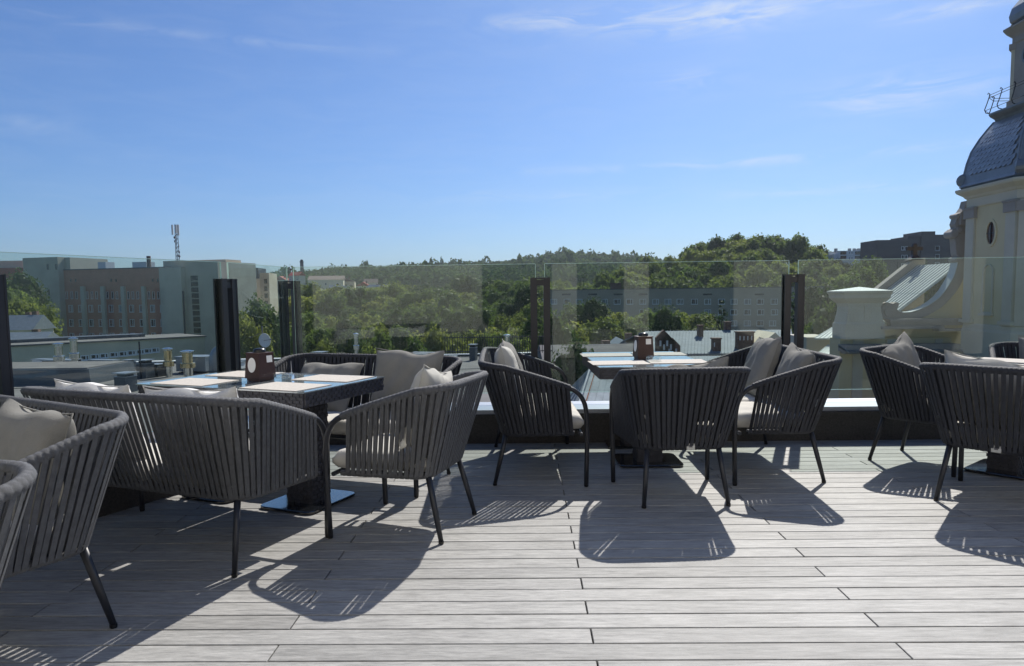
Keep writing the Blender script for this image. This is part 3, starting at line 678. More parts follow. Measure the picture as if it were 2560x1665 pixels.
def trunk_mesh(seed):
    rnd = random.Random(seed); m = MB(); m.tube([(0, 0, 0), (.02, .01, .5), (-.01, .03, 1.0), (.03, 0, 1.6)], [.07, .055, .045, .02], 7)
    for k in range(5):
        a_ = k*1.26+rnd.random(); z = rnd.uniform(.7, 1.3); m.tube([(0, 0, z), (.25*math.cos(a_), .25*math.sin(a_), z+.25), (.55*math.cos(a_), .55*math.sin(a_), z+.42)], [.03, .02, .008], 5)
    return m.mesh('trunk', 'bark')
CR_A = [crown_mesh(11+i, 3600, .052, 1.0, .95, 'leaf_green', lobes=30) for i in range(4)]
CR_L = [crown_mesh(31+i, 3600, .055, 1.05, .9, 'leaf_light', lobes=30) for i in range(3)]
CR_D = [crown_mesh(51+i, 3600, .050, .95, 1.05, 'leaf_dark', lobes=30) for i in range(3)]
CR_C = [crown_mesh(71+i, 2600, .060, 1, 1, 'leaf_dark', lobes=14, conifer=True) for i in range(2)]
CR_H = [crown_mesh(91+i, 1300, .085, 1.0, .9, 'leaf_hill', lobes=22) for i in range(4)]
TRK = [trunk_mesh(5), trunk_mesh(8)]
trees = []
def tree(x, y, ztop, rad, crowns, label, group, name='leafy_tree', trunk=True, ground=None, hz=1.0):
    g = terrain(x, y) if ground is None else ground
    r = empty(name, (x, y, g)); rz = random.uniform(0, 6.28)
    cm = random.choice(crowns); ch = 2.6*rad if crowns is CR_C else 1.9*rad*hz
    if crowns is not CR_C and ch < .82*(ztop-g): hz = min(2.0, .82*(ztop-g)/(1.9*rad)); ch = 1.9*rad*hz
    zc = max(ztop-g-ch, .3)
    o = link('crown', cm, r); o.location = (0, 0, zc); o.scale = (rad, rad, rad*hz); o.rotation_euler = (0, 0, rz)
    if trunk:
        t = link('trunk', random.choice(TRK), r); hh = (zc+ch*.45)/1.3; t.scale = (min(rad, hh)*.9, min(rad, hh)*.9, hh); t.rotation_euler = (0, 0, rz)
    tag(r, label, 'tree', group); trees.append((x, y, rad)); return r
# labelled single trees in view (photo column, row of the top, distance, crown radius, kind)
SPOT = [
 (1312, 728, 120, 5.2, CR_L, 'broad yellow-green tree right of the middle post, below the flats'), (1396, 722, 130, 5.6, CR_L, 'yellow-green tree left of the brown box, in front of the flats'),
 (1459, 722, 135, 4.6, CR_A, 'green tree just above the brown box on the middle table'), (1605, 705, 140, 6.2, CR_L, 'large pale green round tree in front of the flats'),
 (1540, 722, 120, 4.2, CR_D, 'dark tree between the two pale round trees in front of the flats'), (1677, 702, 128, 3.6, CR_C, 'dark pointed conifer standing against the flats'),
 (1345, 705, 165, 4.6, CR_D, 'dark tree at the left end of the flats'), (1290, 745, 92, 3.6, CR_D, 'dark bush low beside the middle post'), (1395, 790, 75, 3.2, CR_L, 'low light bush behind the tables by the tin roof'),
 (1350, 800, 66, 3.4, CR_D, 'dark bush low left of the middle tables'), (1912, 660, 120, 5.6, CR_D, 'dark tree left of the church scroll wall'), (1950, 690, 100, 5.0, CR_D, 'dark tree right against the church pedestal'),
 (1990, 655, 150, 5.2, CR_D, 'dark green tree behind the church pedestal'), (1890, 745, 110, 3.4, CR_A, 'small tree at the right end of the flats'), (1965, 640, 190, 5.0, CR_A, 'green tree under the white block of flats'),
 (2022, 600, 215, 6.5, CR_D, 'dark tree between the white block and the dark tower block'), (2008, 618, 200, 6.0, CR_A, 'tree below the dark tower block'), (2190, 612, 160, 4.2, CR_A, 'treetop above the church roof ridge'), (2160, 614, 170, 4.0, CR_D, 'dark treetop behind the church cross'),
 (2090, 650, 130, 4.0, CR_A, 'shrub tree against the dark tower block'), (35, 632, 170, 7.5, CR_D, 'tall dark conifer-like tree left of the institutional block'), (20, 665, 140, 6.2, CR_A, 'green tree at the left edge, upper one'), (50, 672, 135, 5.6, CR_L, 'light green tree tight against the institutional block'), (-20, 640, 160, 7, CR_A, 'tree past the left edge of the photo'),
 (1330, 700, 170, 4.6, CR_A, 'mid green tree hiding the left end of the flats'), (1372, 700, 160, 5.0, CR_D, 'dark round tree under the top windows of the flats'), (1430, 706, 165, 5.0, CR_L, 'pale tree under the top windows of the flats'), (1505, 704, 160, 4.8, CR_A, 'green tree in the middle of the flats front'), (1562, 714, 165, 4.6, CR_L, 'light tree beside the large pale round tree'), (1648, 722, 170, 4.0, CR_A, 'green tree left of the dark conifer'), (1858, 735, 165, 4.0, CR_A, 'green tree low at the right of the flats'),
 (590, 694, 95, 4.4, CR_D, 'dark tree between the two left corner posts'), (625, 702, 100, 4.0, CR_A, 'green tree beside the satellite dish'), (572, 705, 88, 3.2, CR_L, 'light bush between the two left corner posts'),
]
for px, py, D, rad, cr, lab in SPOT:
    p = at(px, py, D); tree(p.x, D, p.z, rad, cr, lab, 'trees below the terrace', name='conifer_tree' if cr is CR_C else 'leafy_tree')
# the wood in the middle: crowns stepping down towards us, each row named by where it stands
rnd = random.Random(21)
ROWS = [(285, 12, 672, 'rear'), (235, 11, 684, 'second'), (190, 10, 700, 'third'), (150, 9, 718, 'fourth'), (118, 8, 742, 'fifth'), (92, 7, 768, 'sixth'), (70, 6, 792, 'front')]
for D, n_, ytop, wd in ROWS:
    for i in range(n_):
        px = lerp(700, 1255, (i+.5)/n_)+rnd.uniform(-16, 16); dd = D*rnd.uniform(.94, 1.06)
        bow = -14*math.exp(-((px-1060)/150)**2)*(1 if D > 140 else 0)
        yt = ytop+bow+rnd.uniform(-7, 9)+(20 if px < 960 and D > 170 else 0)+(10 if px < 800 and D > 130 else 0)
        p = at(px, yt, dd); rad = dd/1674*rnd.uniform(46, 62)*(.85 if D < 100 else 1); rad = min(rad, 8.2)
        k = rnd.random(); cr, nm = (CR_L, 'yellow-green') if k < .38 else ((CR_A, 'mid green') if k < .78 else (CR_D, 'dark green'))
        pos = ['leftmost', 'second from left', 'third from left', 'fourth from left', 'fifth from left', 'sixth from left', 'seventh from left', 'eighth from left', 'ninth from left', 'tenth from left', 'eleventh from left', 'twelfth from left'][i]
        tree(p.x, dd, p.z, rad, cr, '%s tree, %s in the %s row of the wood' % (nm, pos, wd), 'wood in the middle distance', hz=rnd.uniform(.85, 1.1))
# right of the middle post, between the wood and the flats
for px, py, D, rad in ((1215, 672, 175, 6), (1250, 690, 150, 5), (1200, 655, 240, 8), (1262, 660, 250, 7.5), (1235, 740, 110, 4.5), (1180, 640, 280, 8)):
    p = at(px, py, D); tree(p.x, D, p.z, rad, CR_D if px % 2 else CR_A, 'tree beside the middle post, top near photo row %s' % {672: 'of the post cap', 690: 'just under the post cap', 655: 'of the glass top, left', 660: 'of the glass top, right', 740: 'half way down the post', 640: 'of the far ridge'}[py], 'wood in the middle distance')
# wooded hill on the right: individual crowns
rnd = random.Random(4); HP = []
tries = 0
while len(HP) < 190 and tries < 9000:
    tries += 1
    px = rnd.uniform(1270, 2050); D = rnd.uniform(224, 345); x = (px-1222)/1674*D
    if any((x-a)**2+(D-b)**2 < 6.6**2 for a, b in HP): continue
    HP.append((x, D))
HP.sort(key=lambda q: q[1])
for x, D in HP:
    rad = rnd.uniform(4.2, 6.4); g = terrain(x, D)
    o = link('hill_tree', rnd.choice(CR_H)); o.location = (x, D, g+rnd.uniform(0, 1.2)); hh = rnd.uniform(1.0, 1.35); o.scale = (rad, rad, rad*hh); o.rotation_euler = (0, 0, rnd.uniform(0, 6.28))
    hx = 1222+1674*x/D; zone = 'crest' if D > 300 else ('middle slope' if D > 262 else 'foot')
    side = 'left shoulder' if hx < 1480 else ('left side' if hx < 1640 else ('middle' if hx < 1800 else ('right side' if hx < 1920 else 'right end')))
    tag(o, 'round-crowned tree at the %s of the wooded hill, on its %s' % (zone, side), 'tree', 'trees on the wooded hill')
# the far ridge reads as one mass
m = MB(); rnd = random.Random(9); protos = []
for s_ in range(5):
    pm = MB(); r2 = random.Random(200+s_)
    for _ in range(105):
        z = r2.uniform(-.3, 1); a_ = r2.uniform(0, 6.28); q = math.sqrt(max(0, 1-z*z)); d = Vector((q*math.cos(a_), q*math.sin(a_), z)); p = d*r2.uniform(.7, 1.1); nn = (d+Vector((r2.gauss(0, .5), r2.gauss(0, .5), r2.gauss(.3, .4)))).normalized()
        u = nn.cross(Vector((r2.random()-.5, r2.random()-.5, r2.random()-.5))).normalized(); v = nn.cross(u); s = r2.uniform(.13, .26); pm.add([p-u*s, p-v*s, p+u*s, p+v*s], [(0, 1, 2, 3)])
    protos.append(pm)
for _ in range(2300):
    D = rnd.uniform(560, 1120)**1.0; px = rnd.uniform(560, 1720); x = (px-1222)/1674*D
    if D < 640 and px < 930: continue
    rad = rnd.uniform(4.5, 8); g = terrain(x, D)+rad*.75; pm = rnd.choice(protos); ca, sa = math.cos(rnd.random()*6), math.sin(rnd.random()*6); zz = rnd.uniform(.9, 1.35)*(1.8 if rnd.random() < .06 else 1)
    m.add([(x+(v[0]*ca-v[1]*sa)*rad, D+(v[0]*sa+v[1]*ca)*rad, g+v[2]*rad*zz) for v in pm.v], pm.f)
tag(m.build('far_forest', 'leaf_far'), 'distant wooded ridge along the horizon', 'forest', kind='stuff')

# ================================================================== BUILDINGS
mat('concrete_grey', hexc('bdb6a2'), rough=.95, var=.12, scale=.25, bump=.2, bscale=3)
mat('concrete_light', hexc('c9c2ae'), rough=.95, var=.12, scale=.2, bump=.2, bscale=3)
mat('pink_brick', hexc('bf8a72'), rough=.95, var=.14, scale=.35, bump=.2, bscale=6)
mat('flats_render', hexc('a59b8a'), rough=.95, var=.10, scale=.2)
mat('tower_block', hexc('5c5a5a'), rough=.95, var=.18, scale=.12, stretch=(1, 1, 3))
mat('white_render', hexc('cfd2d4'), rough=.9, var=.05, scale=.3)
mat('win_white', hexc('efefec'), rough=.5, var=.05)
mat('win_pane', hexc('20272d'), rough=.12, var=.3, scale=.3, spec=.4, rand=.5)
mat('win_blind', hexc('8e979c'), rough=.35, var=.1, rand=.2)
mat('bitumen', hexc('757473'), spec=.15, rough=.95, var=.15, scale=.6, bump=.2, bscale=20)
mat('sheet_metal', hexc('8d9499'), rough=.4, metal=.5, var=.12, scale=2)
mat('dark_sheet', hexc('50565c'), rough=.5, metal=.2, var=.12, scale=2)
mat('chrome', hexc('d3d3cf'), rough=.18, metal=1.0, var=.05)
mat('chrome_amber', hexc('c4b48c'), rough=.25, metal=.9, var=.1)
mat('tin_roof', hexc('7f8b92'), rough=.75, spec=.12, metal=.0, var=.14, scale=1.2, bump=.1, bscale=12)
mat('tin_green', hexc('b9c4c2'), rough=.6, spec=.2, metal=.0, var=.10, scale=.9)
mat('rust_tin', hexc('9aa5a9'), rough=.75, spec=.15, metal=.0, var=.2, scale=2)
mat('rust', hexc('7a4a32'), rough=.9, var=.3, scale=6)
mat('old_brick', hexc('6a5248'), rough=.95, var=.3, scale=6, bump=.5, bscale=25)
mat('roof_red', hexc('9a4a3c'), rough=.85, var=.15, scale=1)
mat('roof_brown', hexc('6f5f58'), rough=.85, var=.15, scale=1)
mat('cream', hexc('ddd3b8'), rough=.9, var=.08, scale=.5)
mat('church_yellow', hexc('cfc4a0'), rough=.92, var=.07, scale=.6, bump=.15, bscale=20)
mat('church_cream', hexc('c4bfac'), rough=.9, var=.07, scale=.8, bump=.15, bscale=20)
mat('church_grey', hexc('9c968e'), rough=.9, var=.10, scale=1.2, bump=.15, bscale=20)
mat('dome_metal', hexc('7b7f82'), rough=.38, metal=.35, var=.15, scale=2)
mat('dome_scale', hexc('828689'), rough=.3, metal=.45, var=.2, scale=3, rand=.15)
mat('iron', hexc('23252b'), rough=.5, var=.1)
mat('bronze', hexc('3a2c24'), rough=.5, var=.2)
mat('oval_glass', hexc('4a2a24'), rough=.15, var=.2)
mat('pole_paint', hexc('6a6a6e'), rough=.6, var=.1)

class Face:
    """a flat facade through two ground points; px() turns photo pixels into (u along the facade, z)"""
    def __init__(s, A, B):
        s.A = Vector((A[0], A[1], 0)); d = Vector((B[0]-A[0], B[1]-A[1], 0)); s.L = d.length; s.t = d.normalized(); s.n = Vector((s.t.y, -s.t.x, 0))
    def px(s, x, y): h = hitplane(x, y, s.A, s.n); return (h-s.A).dot(s.t), h.z
    def rot(s): return math.atan2(s.t.y, s.t.x)
def wall_box(root, name, m_, u0, u1, z0, z1, depth, d0=0.0, **kw):
    m = MB(); m.box(((u0+u1)/2, d0+depth/2, (z0+z1)/2), (u1-u0, depth, z1-z0)); return m.build(name, m_, parent=root, **kw)
WINM = {}
def window(root, u, z, w_, h_, style=1, d=-.0, blind=False):
    """window set into the wall: white frame (part) with its pane (sub-part); u,z centre"""
    key = (round(w_, 2), round(h_, 2), style)
    if key not in WINM:
        f = .11 if w_ > .7 else .06; m = MB(); D = .10
        m.box((0, 0, h_/2-f/2), (w_, D, f)); m.box((0, 0, -h_/2+f/2), (w_, D, f)); m.box((-w_/2+f/2, 0, 0), (f, D, h_-2*f)); m.box((w_/2-f/2, 0, 0), (f, D, h_-2*f))
        if style == 1: m.box((w_*.14, 0, 0), (f, D*.9, h_-2*f))
        m.box((0, -.10, -h_/2-.03), (w_+.12, .24, .05))
        p = MB(); p.box((0, .03, 0), (w_-.02, .02, h_-.02))
        WINM[key] = (m.mesh('window', 'win_white'), p.mesh('pane', 'win_pane'), p.mesh('pane', 'win_blind'))
    a, b, c = WINM[key]
    o = link('window', a, root); o.location = (u, d-.02, z); link('pane', c if blind else b, o); return o

# ---- tall institutional block on the left
fA, fB = at(148, 700, 186), at(384, 700, 178); FC = Face((fA.x, fA.y), (fB.x, fB.y))
inst = empty('institutional_block', (fA.x, fA.y, -17), FC.rot()); tag(inst, 'tall concrete institutional block with pink facade and pilasters on the left', 'building')
def iz(o): o.location.z += 17; return o
def dpx(X, Y): return .2812*X, 502+.2812*Y            # first zoom crop to photo display pixels
def FP(X, Y): return FC.px(*dpx(X, Y))
u0, zt = FP(525, 450); u1, _ = FP(1365, 450); zb = -16.5
iz(wall_box(inst, 'pink_facade', 'pink_brick', u0, u1, zb, zt, 14))
iz(wall_box(inst, 'roof_edge', 'dark_sheet', u0-.05, u1+.05, zt, zt+.25, 14.2, -.15))
ul, ztl = FP(232, 350); ur = FP(560, 350)[0]
iz(wall_box(inst, 'left_stair_tower', 'concrete_grey', ul, u0, zb, ztl, 16, -1.6)); iz(wall_box(inst, 'tower_shoulder', 'concrete_light', u0+.02, ur, zt+.3, ztl-.05, 12, .6))
ua_, za_ = FP(1365, 430); ub_ = FP(1545, 430)[0]; uc_, zc_ = FP(1815, 375)
iz(wall_box(inst, 'right_pier_block', 'concrete_light', ua_, ub_, zb, za_, 14, -2.2)); iz(wall_box(inst, 'right_stair_tower', 'concrete_grey', ub_+.02, uc_, zb, zc_, 15, -.8)); 
ux, zx = FP(1250, 368); uy, zy = FP(1780, 432); iz(wall_box(inst, 'plant_room', 'concrete_grey', ux, uy, zt+.26, zx, 6, 4))
for X0, X1, Y0_ in ((675, 740, 375), (965, 1083, 375)):
    a_, z_ = FP(X0, Y0_); b_, _ = FP(X1, Y0_); iz(wall_box(inst, 'roof_hut', 'white_render', a_, b_, zt+.26, z_, 3, 5))
a_, z_ = FP(1128, 325); m = MB(); m.tube([(a_, 4, zt+.2), (a_, 4, z_)], .5, 8); iz(m.build('chimney_stack', 'roof_brown', parent=inst))
for X in (680, 845, 1012, 1182):
    a_, z1_ = FP(X, 582); b_, _ = FP(X+27, 582); iz(wall_box(inst, 'pilaster', 'concrete_light', a_, b_, zb, z1_, .7, -.71))
rowA = [543, 585, 625, 665, 712, 752, 790, 830, 880, 922, 958, 998, 1052, 1090, 1130, 1170, 1222, 1260, 1300, 1338]
for X in rowA:
    a_, z1_ = FP(X, 625); b_, z0_ = FP(X+19, 685); o = window(inst, (a_+b_)/2, (z0_+z1_)/2, .62, 1.85, 0); iz(o)
for r_, (Ya, Yb, sh) in enumerate(((735, 795, 0), (855, 912, 5), (968, 1025, 10))):
    for X in (565, 645, 730, 810, 897, 980, 1067, 1150, 1240, 1322):
        a_, z1_ = FP(X+sh, Ya); b_, z0_ = FP(X+sh+44, Yb); iz(window(inst, (a_+b_)/2, (z0_+z1_)/2, 1.4, 1.85, 1, blind=(X*7+r_*3) % 5 == 0))
for X in (578, 617, 912, 952, 1255, 1296):
    a_, z1_ = FP(X, 520); b_, z0_ = FP(X+15, 545); m = MB(); m.box(((a_+b_)/2, -.01, (z0_+z1_)/2), (.5, .04, .75)); iz(m.build('vent_opening', 'dark_window', parent=inst))
for X, Ya, Yb in ((432, 400, 445), (502, 400, 445), (442, 608, 655), (448, 740, 795), (456, 850, 905), (466, 965, 1000)):
    a_, z1_ = FP(X, Ya); b_, z0_ = FP(X+15, Yb); m = MB(); m.box(((a_+b_)/2, -1.62, (z0_+z1_)/2), (.5, .06, z1_-z0_)); iz(m.build('slit_window', 'dark_window', parent=inst))
for i in range(3):
    a_, z1_ = FP((332, 318, 345)[i], 920+i*17); b_, z0_ = FP((400, 415, 395)[i], 927+i*17); m = MB(); m.box(((a_+b_)/2, -1.64, z1_), (b_-a_, .06, .28)); iz(m.build('sign_lettering', 'iron', parent=inst))
a_, z1_ = FP(1607, 490); b_, z0_ = FP(1672, 1160); nst = 14
for i in range(nst):
    t0 = i/nst; m = MB(); m.box(((a_+b_)/2+.02*i, -.83, lerp(z1_, z0_, t0+.5/nst)), (2.0, .08, (z1_-z0_)/nst*.82)); iz(m.build('stair_glazing', 'win_pane', parent=inst))
for s_ in (1540,):
    a_, z1_ = FP(1550, 620); m = MB(); m.box((ub_+.35, -2.21, -4), (.5, .06, 14)); iz(m.build('joint_strip', 'iron', parent=inst))
# antenna mast on it
pm_ = at(392, 700, 184); mst = empty('antenna_mast', (pm_.x, 190, zt+1)); tag(mst, 'lattice phone mast with white panel antennas on the institutional block', 'antenna mast')
ztp = at(391, 522, 190).z; zbs = zt+1
m = MB()
for k in range(3):
    a_ = k*2.094; m.tube([(.5*math.cos(a_), .5*math.sin(a_), 0), (.32*math.cos(a_), .32*math.sin(a_), ztp-zbs)], .09, 5)
for i in range(10):
    z_ = (ztp-zbs)*i/10
    for k in range(3):
        a_, b_ = k*2.094, (k+1)*2.094; m.tube([(.45*math.cos(a_), .45*math.sin(a_), z_), (.45*math.cos(b_), .45*math.sin(b_), z_+.9)], .05, 4)
m.build('lattice', 'pole_paint', parent=mst)
for k, (dx, dz, h_) in enumerate(((-.85, -1.4, 2.6), (.75, -1.5, 2.8), (.15, -1.2, 2.2))):
    m = MB(); m.box((dx, -.3, ztp-zbs+dz), (.42, .25, h_)); m.build('panel_antenna', 'white_render', parent=mst)
for dz in (3.4, 4.4, 5.6, 7.2, 8.3):
    m = MB(); m.lathe([(.0, 0), (.32, .05), (.36, .2)], (0, 0, 0), 10); o = m.build('drum_dish', 'pole_paint', parent=mst, smooth=True); o.location = (.45 if dz > 5 else -.5, -.2, ztp-zbs-dz); o.rotation_euler = (R(90), 0, R(20*dz))

# ---- low cream wing in front of it
wA, wB = at(-60, 720, 78), at(400, 720, 93); FWg = Face((wA.x, wA.y), (wB.x, wB.y))
wing = empty('low_wing', (wA.x, wA.y, -17), FWg.rot()); tag(wing, 'long low cream wing with a row of small windows below the institutional block', 'building')
_, wz = FWg.px(22, 806); iw = lambda o: (setattr(o.location, 'z', o.location.z+17), o)[1]
iw(wall_box(wing, 'wall', 'cream', -8, FWg.L+4, -17, wz, 9)); iw(wall_box(wing, 'roof', 'bitumen', -8.2, FWg.L+4.2, wz, wz+.18, 9.4, -.2))
iw(wall_box(wing, 'roof_upstand', 'dark_sheet', 2, FWg.L-2, wz+.18, wz+.55, 3, 4.5))
for X, Yc in ((700, 1172), (783, 1163), (860, 1155), (940, 1146), (1015, 1139), (1087, 1131), (1160, 1123), (1222, 1115), (1285, 1108), (540, 1187)):
    uu, zz = FWg.px(*dpx(X, Yc)); iw(window(wing, uu, zz, .95, .62, 1))
# ---- houses at far left
def house(px, py, D, wx, dy, hw, hr, rz, mw, mr, label, group='houses in the distance', cat='house', name='house', wins=2, ridge='x'):
    p = at(px, py, D)      # px,py = ridge centre
    r = empty(name, (p.x, D, p.z-hr-hw), rz); tag(r, label, cat, group)
    m = MB(); m.box((0, 0, hw/2), (wx, dy, hw)); m.build('wall', mw, parent=r)
    o_ = .35; X, Y = wx/2+o_, dy/2+o_; m = MB()
    if ridge == 'hip': m.add([(-X, -Y, hw), (X, -Y, hw), (X, Y, hw), (-X, Y, hw), (-wx*.2, 0, hw+hr), (wx*.2, 0, hw+hr)], [(0, 1, 5, 4), (1, 2, 5), (2, 3, 4, 5), (3, 0, 4), (3, 2, 1, 0)])
    elif ridge == 'x': m.add([(-X, -Y, hw-.1), (X, -Y, hw-.1), (X, Y, hw-.1), (-X, Y, hw-.1), (-X, 0, hw+hr), (X, 0, hw+hr)], [(0, 1, 5, 4), (1, 2, 5), (2, 3, 4, 5), (3, 0, 4), (3, 2, 1, 0)])
    else: m.add([(-X, -Y, hw-.1), (X, -Y, hw-.1), (X, Y, hw-.1), (-X, Y, hw-.1), (0, -Y, hw+hr), (0, Y, hw+hr)], [(0, 1, 4), (1, 2, 5, 4), (2, 3, 5), (3, 0, 4, 5), (3, 2, 1, 0)])
    rf = m.build('roof', mr, parent=r)
    m = MB(); m.box((wx*.22, dy*.1, hw+hr*.8), (.8, .8, hr*.9)); m.build('chimney', 'old_brick', parent=rf)
    for i in range(wins): window(r, -wx/2+wx*(i+.5)/wins, hw*.55, 1.2, 1.4, 1, d=-dy/2)
    return r
house(38, 733, 130, 8, 7, 3.5, 2.2, R(8), 'cream', 'bitumen', 'grey-roofed house at the left edge below the trees')
house(62, 732, 124, 5, 7, 3.5, 2.4, R(6), 'cream', 'sheet_metal', 'pale-roofed house tight against the institutional block')
house(50, 772, 95, 7, 6, 2.2, 1.3, R(10), 'white_render', 'sheet_metal', 'low white shed roof left of the institutional block')
p = at(20, 606, 330); r = empty('hill_block', (p.x, 330, p.z-14)); tag(r, 'grey block with a red lower roof on the hill at top left', 'building')
wall_box(r, 'wall', 'concrete_grey', -14, 6.5, 0, 14, 12); wall_box(r, 'red_roof', 'roof_red', -14, 16, 5, 10.4, 8, -8.2)
# ---- blocks right of the left corner post
p = at(585, 652, 210); r = empty('grey_office', (p.x, 210, -12), R(6)); tag(r, 'grey office block seen between the two left corner posts', 'building')
zt2 = at(585, 622, 210).z+12
wall_box(r, 'main_wall', 'concrete_light', -7, 2.6, 0, zt2-3.2, 12); wall_box(r, 'upper_storey', 'dark_sheet', -6, 1.6, zt2-3.18, zt2, 9, 1.5); wall_box(r, 'stair_tower', 'concrete_grey', 2.62, 5.2, 0, zt2-1.6, 10, -1)
for i in range(7): 
    m = MB(); m.box((4.2, -1.02, zt2-4-i*2.1), (.9, .06, 1.3)); m.build('slit_window', 'dark_window', parent=r)
for i in range(4): window(r, -5.6+i*2.1, zt2-5.2, 1.3, 1.4, 1)

# ---- near flat roof with flues, chimneys and ducts (left)
ZR = -2.35
nr = empty('neighbour_roof_building', (-12, 28, -18)); tag(nr, 'neighbouring building with a grey felt flat roof below the left glass', 'building')
def nrc(o): o.location = (12, -28, 18); return o
m = MB(); m.add([(x, y, z) for z in (-18, ZR) for x, y in ((-34, 14), (.2, 14), (.6, 43), (-34, 38))], [(3, 2, 1, 0), (4, 5, 6, 7), (0, 1, 5, 4), (1, 2, 6, 5), (2, 3, 7, 6), (3, 0, 4, 7)]); nrc(m.build('roof_slab', 'bitumen', parent=nr))
m = MB(); m.add([(x, y, z) for z in (ZR, ZR+.10) for x, y in ((-34, 37.6), (.6, 42.6), (.6, 43), (-34, 38))], [(4, 5, 6, 7), (0, 1, 5, 4), (2, 3, 7, 6), (1, 2, 6, 5), (3, 0, 4, 7)]); nrc(m.build('rear_upstand', 'dark_sheet', parent=nr))
def onroof(px, py): return hitplane(px, py, Vector((0, 0, ZR)), Vector((0, 0, 1)))
p = onroof(120, 893); m = MB(); m.box((p.x-1.2, p.y+1.5, ZR+.33), (6.2, 3.6, .66), taper=.97); nrc(m.build('roof_light_kerb', 'dark_sheet', parent=nr))
m = MB(); m.box((p.x-1.2, p.y+1.5, ZR+.68), (5.7, 3.2, .05)); nrc(m.build('roof_light_lid', 'bitumen', parent=nr))
def flue(px, ybase, ytop, wpx, label, amber=False):
    b_ = onroof(px, ybase); s = b_.y/1674; h_ = (ybase-ytop)*s; r_ = wpx*s/2
    r = empty('flue_pipe', (b_.x, b_.y, ZR)); tag(r, label, 'flue', 'metal flue pipes on the near roof'); c = 'chrome_amber' if amber else 'chrome'
    m = MB(); m.lathe([(r_*.62, 0), (r_*.62, h_*.42)], seg=14); m.build('lower_pipe', 'chrome', parent=r, smooth=False)
    m = MB(); m.lathe([(r_*.95, h_*.36), (r_, h_*.38), (r_, h_*.52), (r_*.95, h_*.54)], seg=14); m.build('collar', c, parent=r)
    m = MB(); m.lathe([(r_*.7, h_*.54), (r_*.7, h_*.9)], seg=14); m.build('upper_pipe', c, parent=r)
    m = MB(); m.lathe([(r_*1.0, h_*.93), (r_*1.0, h_*.96), (r_*.2, h_)], seg=14); m.build('rain_cap', 'chrome', parent=r)
    m = MB()
    for k in range(3): a_ = k*2.1; m.tube([(r_*.7*math.cos(a_), r_*.7*math.sin(a_), h_*.88), (r_*.85*math.cos(a_), r_*.85*math.sin(a_), h_*.94)], .012, 4)
    m.build('cap_struts', 'chrome', parent=r)
flue(139, 862, 795, 24, 'chrome flue pipe over the dark roof light, left of its pair'); flue(175, 862, 782, 22, 'taller chrome flue pipe over the dark roof light, right of its pair')
flue(393, 876, 806, 25, 'amber-toned flue pipe left of the metal duct box', True); flue(438, 878, 812, 33, 'wide amber-toned flue pipe in front of the metal duct box', True)
flue(829, 835, 773, 14, 'slim flue pipe behind the facing sofa', False); flue(1179, 832, 776, 17, 'slim flue pipe left of the middle post', False)
def rchim(px, ybase, ytop, wpx, label, mname='dark_sheet', mast=0):
    b_ = onroof(px, ybase); s = b_.y/1674; h_ = (ybase-ytop)*s; w_ = wpx*s
    r = empty('roof_chimney', (b_.x, b_.y+w_*.4, ZR), R(-14)); tag(r, label, 'chimney', 'sheet-metal chimneys on the near roof')
    m = MB(); m.box((0, 0, h_*.39), (w_*.82, w_*.9, h_*.78)); m.build('stack', mname, parent=r)
    m = MB(); m.box((0, 0, h_*.80), (w_*.86, w_*.95, h_*.04)); m.box((0, 0, h_*.98), (w_, w_*1.1, h_*.05)); m.build('coping', 'sheet_metal', parent=r)
    m = MB(); m.box((0, 0, h_*.88), (w_*.6, w_*.65, h_*.14)); m.build('louvre', 'iron', parent=r)
    if mast: m = MB(); m.tube([(0, -.3, 0), (0, -.3, h_*mast)], .035, 5); m.build('aerial', 'iron', parent=r)
rchim(285, 913, 866, 40, 'square sheet-metal chimney in front of the left table'); rchim(296, 862, 836, 24, 'small sheet-metal chimney behind the square one'); rchim(333, 880, 836, 32, 'sheet-metal chimney with a tall aerial', mast=2.0)
rchim(360, 876, 846, 34, 'low wide chimney right of the aerial', 'iron'); rchim(1100, 838, 800, 18, 'small roof vent chimney behind the facing sofa'); rchim(740, 838, 818, 30, 'low roof vent at the left of the facing sofa'); rchim(975, 838, 822, 60, 'flat dark roof hatch behind the facing sofa')
def roofbox(px, ybase, ytop, wpx, dep, name, m_, label, cat):
    b_ = onroof(px, ybase); s = b_.y/1674; r = empty(name, (b_.x, b_.y, ZR), R(-6)); tag(r, label, cat); h_ = (ybase-ytop)*s
    m = MB(); m.box((0, dep/2, h_/2+.05), (wpx*s, dep, h_-.1)); m.build('casing', m_, parent=r)
    m = MB(); m.box((0, dep/2, h_+.01), (wpx*s+.1, dep+.1, .05)); m.build('lid', 'sheet_metal', parent=r)
    for s_ in (-1, 1): m = MB(); m.box((s_*wpx*s*.4, dep/2, .0), (.1, dep*.9, .12)); m.build('skid', 'iron', parent=r)
roofbox(444, 868, 830, 74, 1.1, 'ventilation_unit', 'sheet_metal', 'blue-grey ventilation box left of the curved duct', 'ventilation unit')
roofbox(130, 856, 838, 70, .9, 'roof_plant_box', 'iron', 'dark louvred plant box behind the roof light', 'plant box')
b_ = onroof(505, 880); s = b_.y/1674
r = empty('curved_duct', (b_.x, b_.y, ZR)); tag(r, 'fat curved ventilation duct beside the left corner post', 'duct')
m = MB(); q = [(.12, 0, 0), (.12, 0, .9)]+[(.12-.38+.38*math.cos(t*.26)+.38, 0, .9+.42*math.sin(t*.26)) for t in range(1, 7)]; q = [(-.1, 0, 0), (-.1, 0, .75)]+[(-.1+.4*(1-math.cos(t*.26)), 0, .75+.55*math.sin(t*.26)) for t in range(1, 7)]+[(.75, 0, 1.3)]
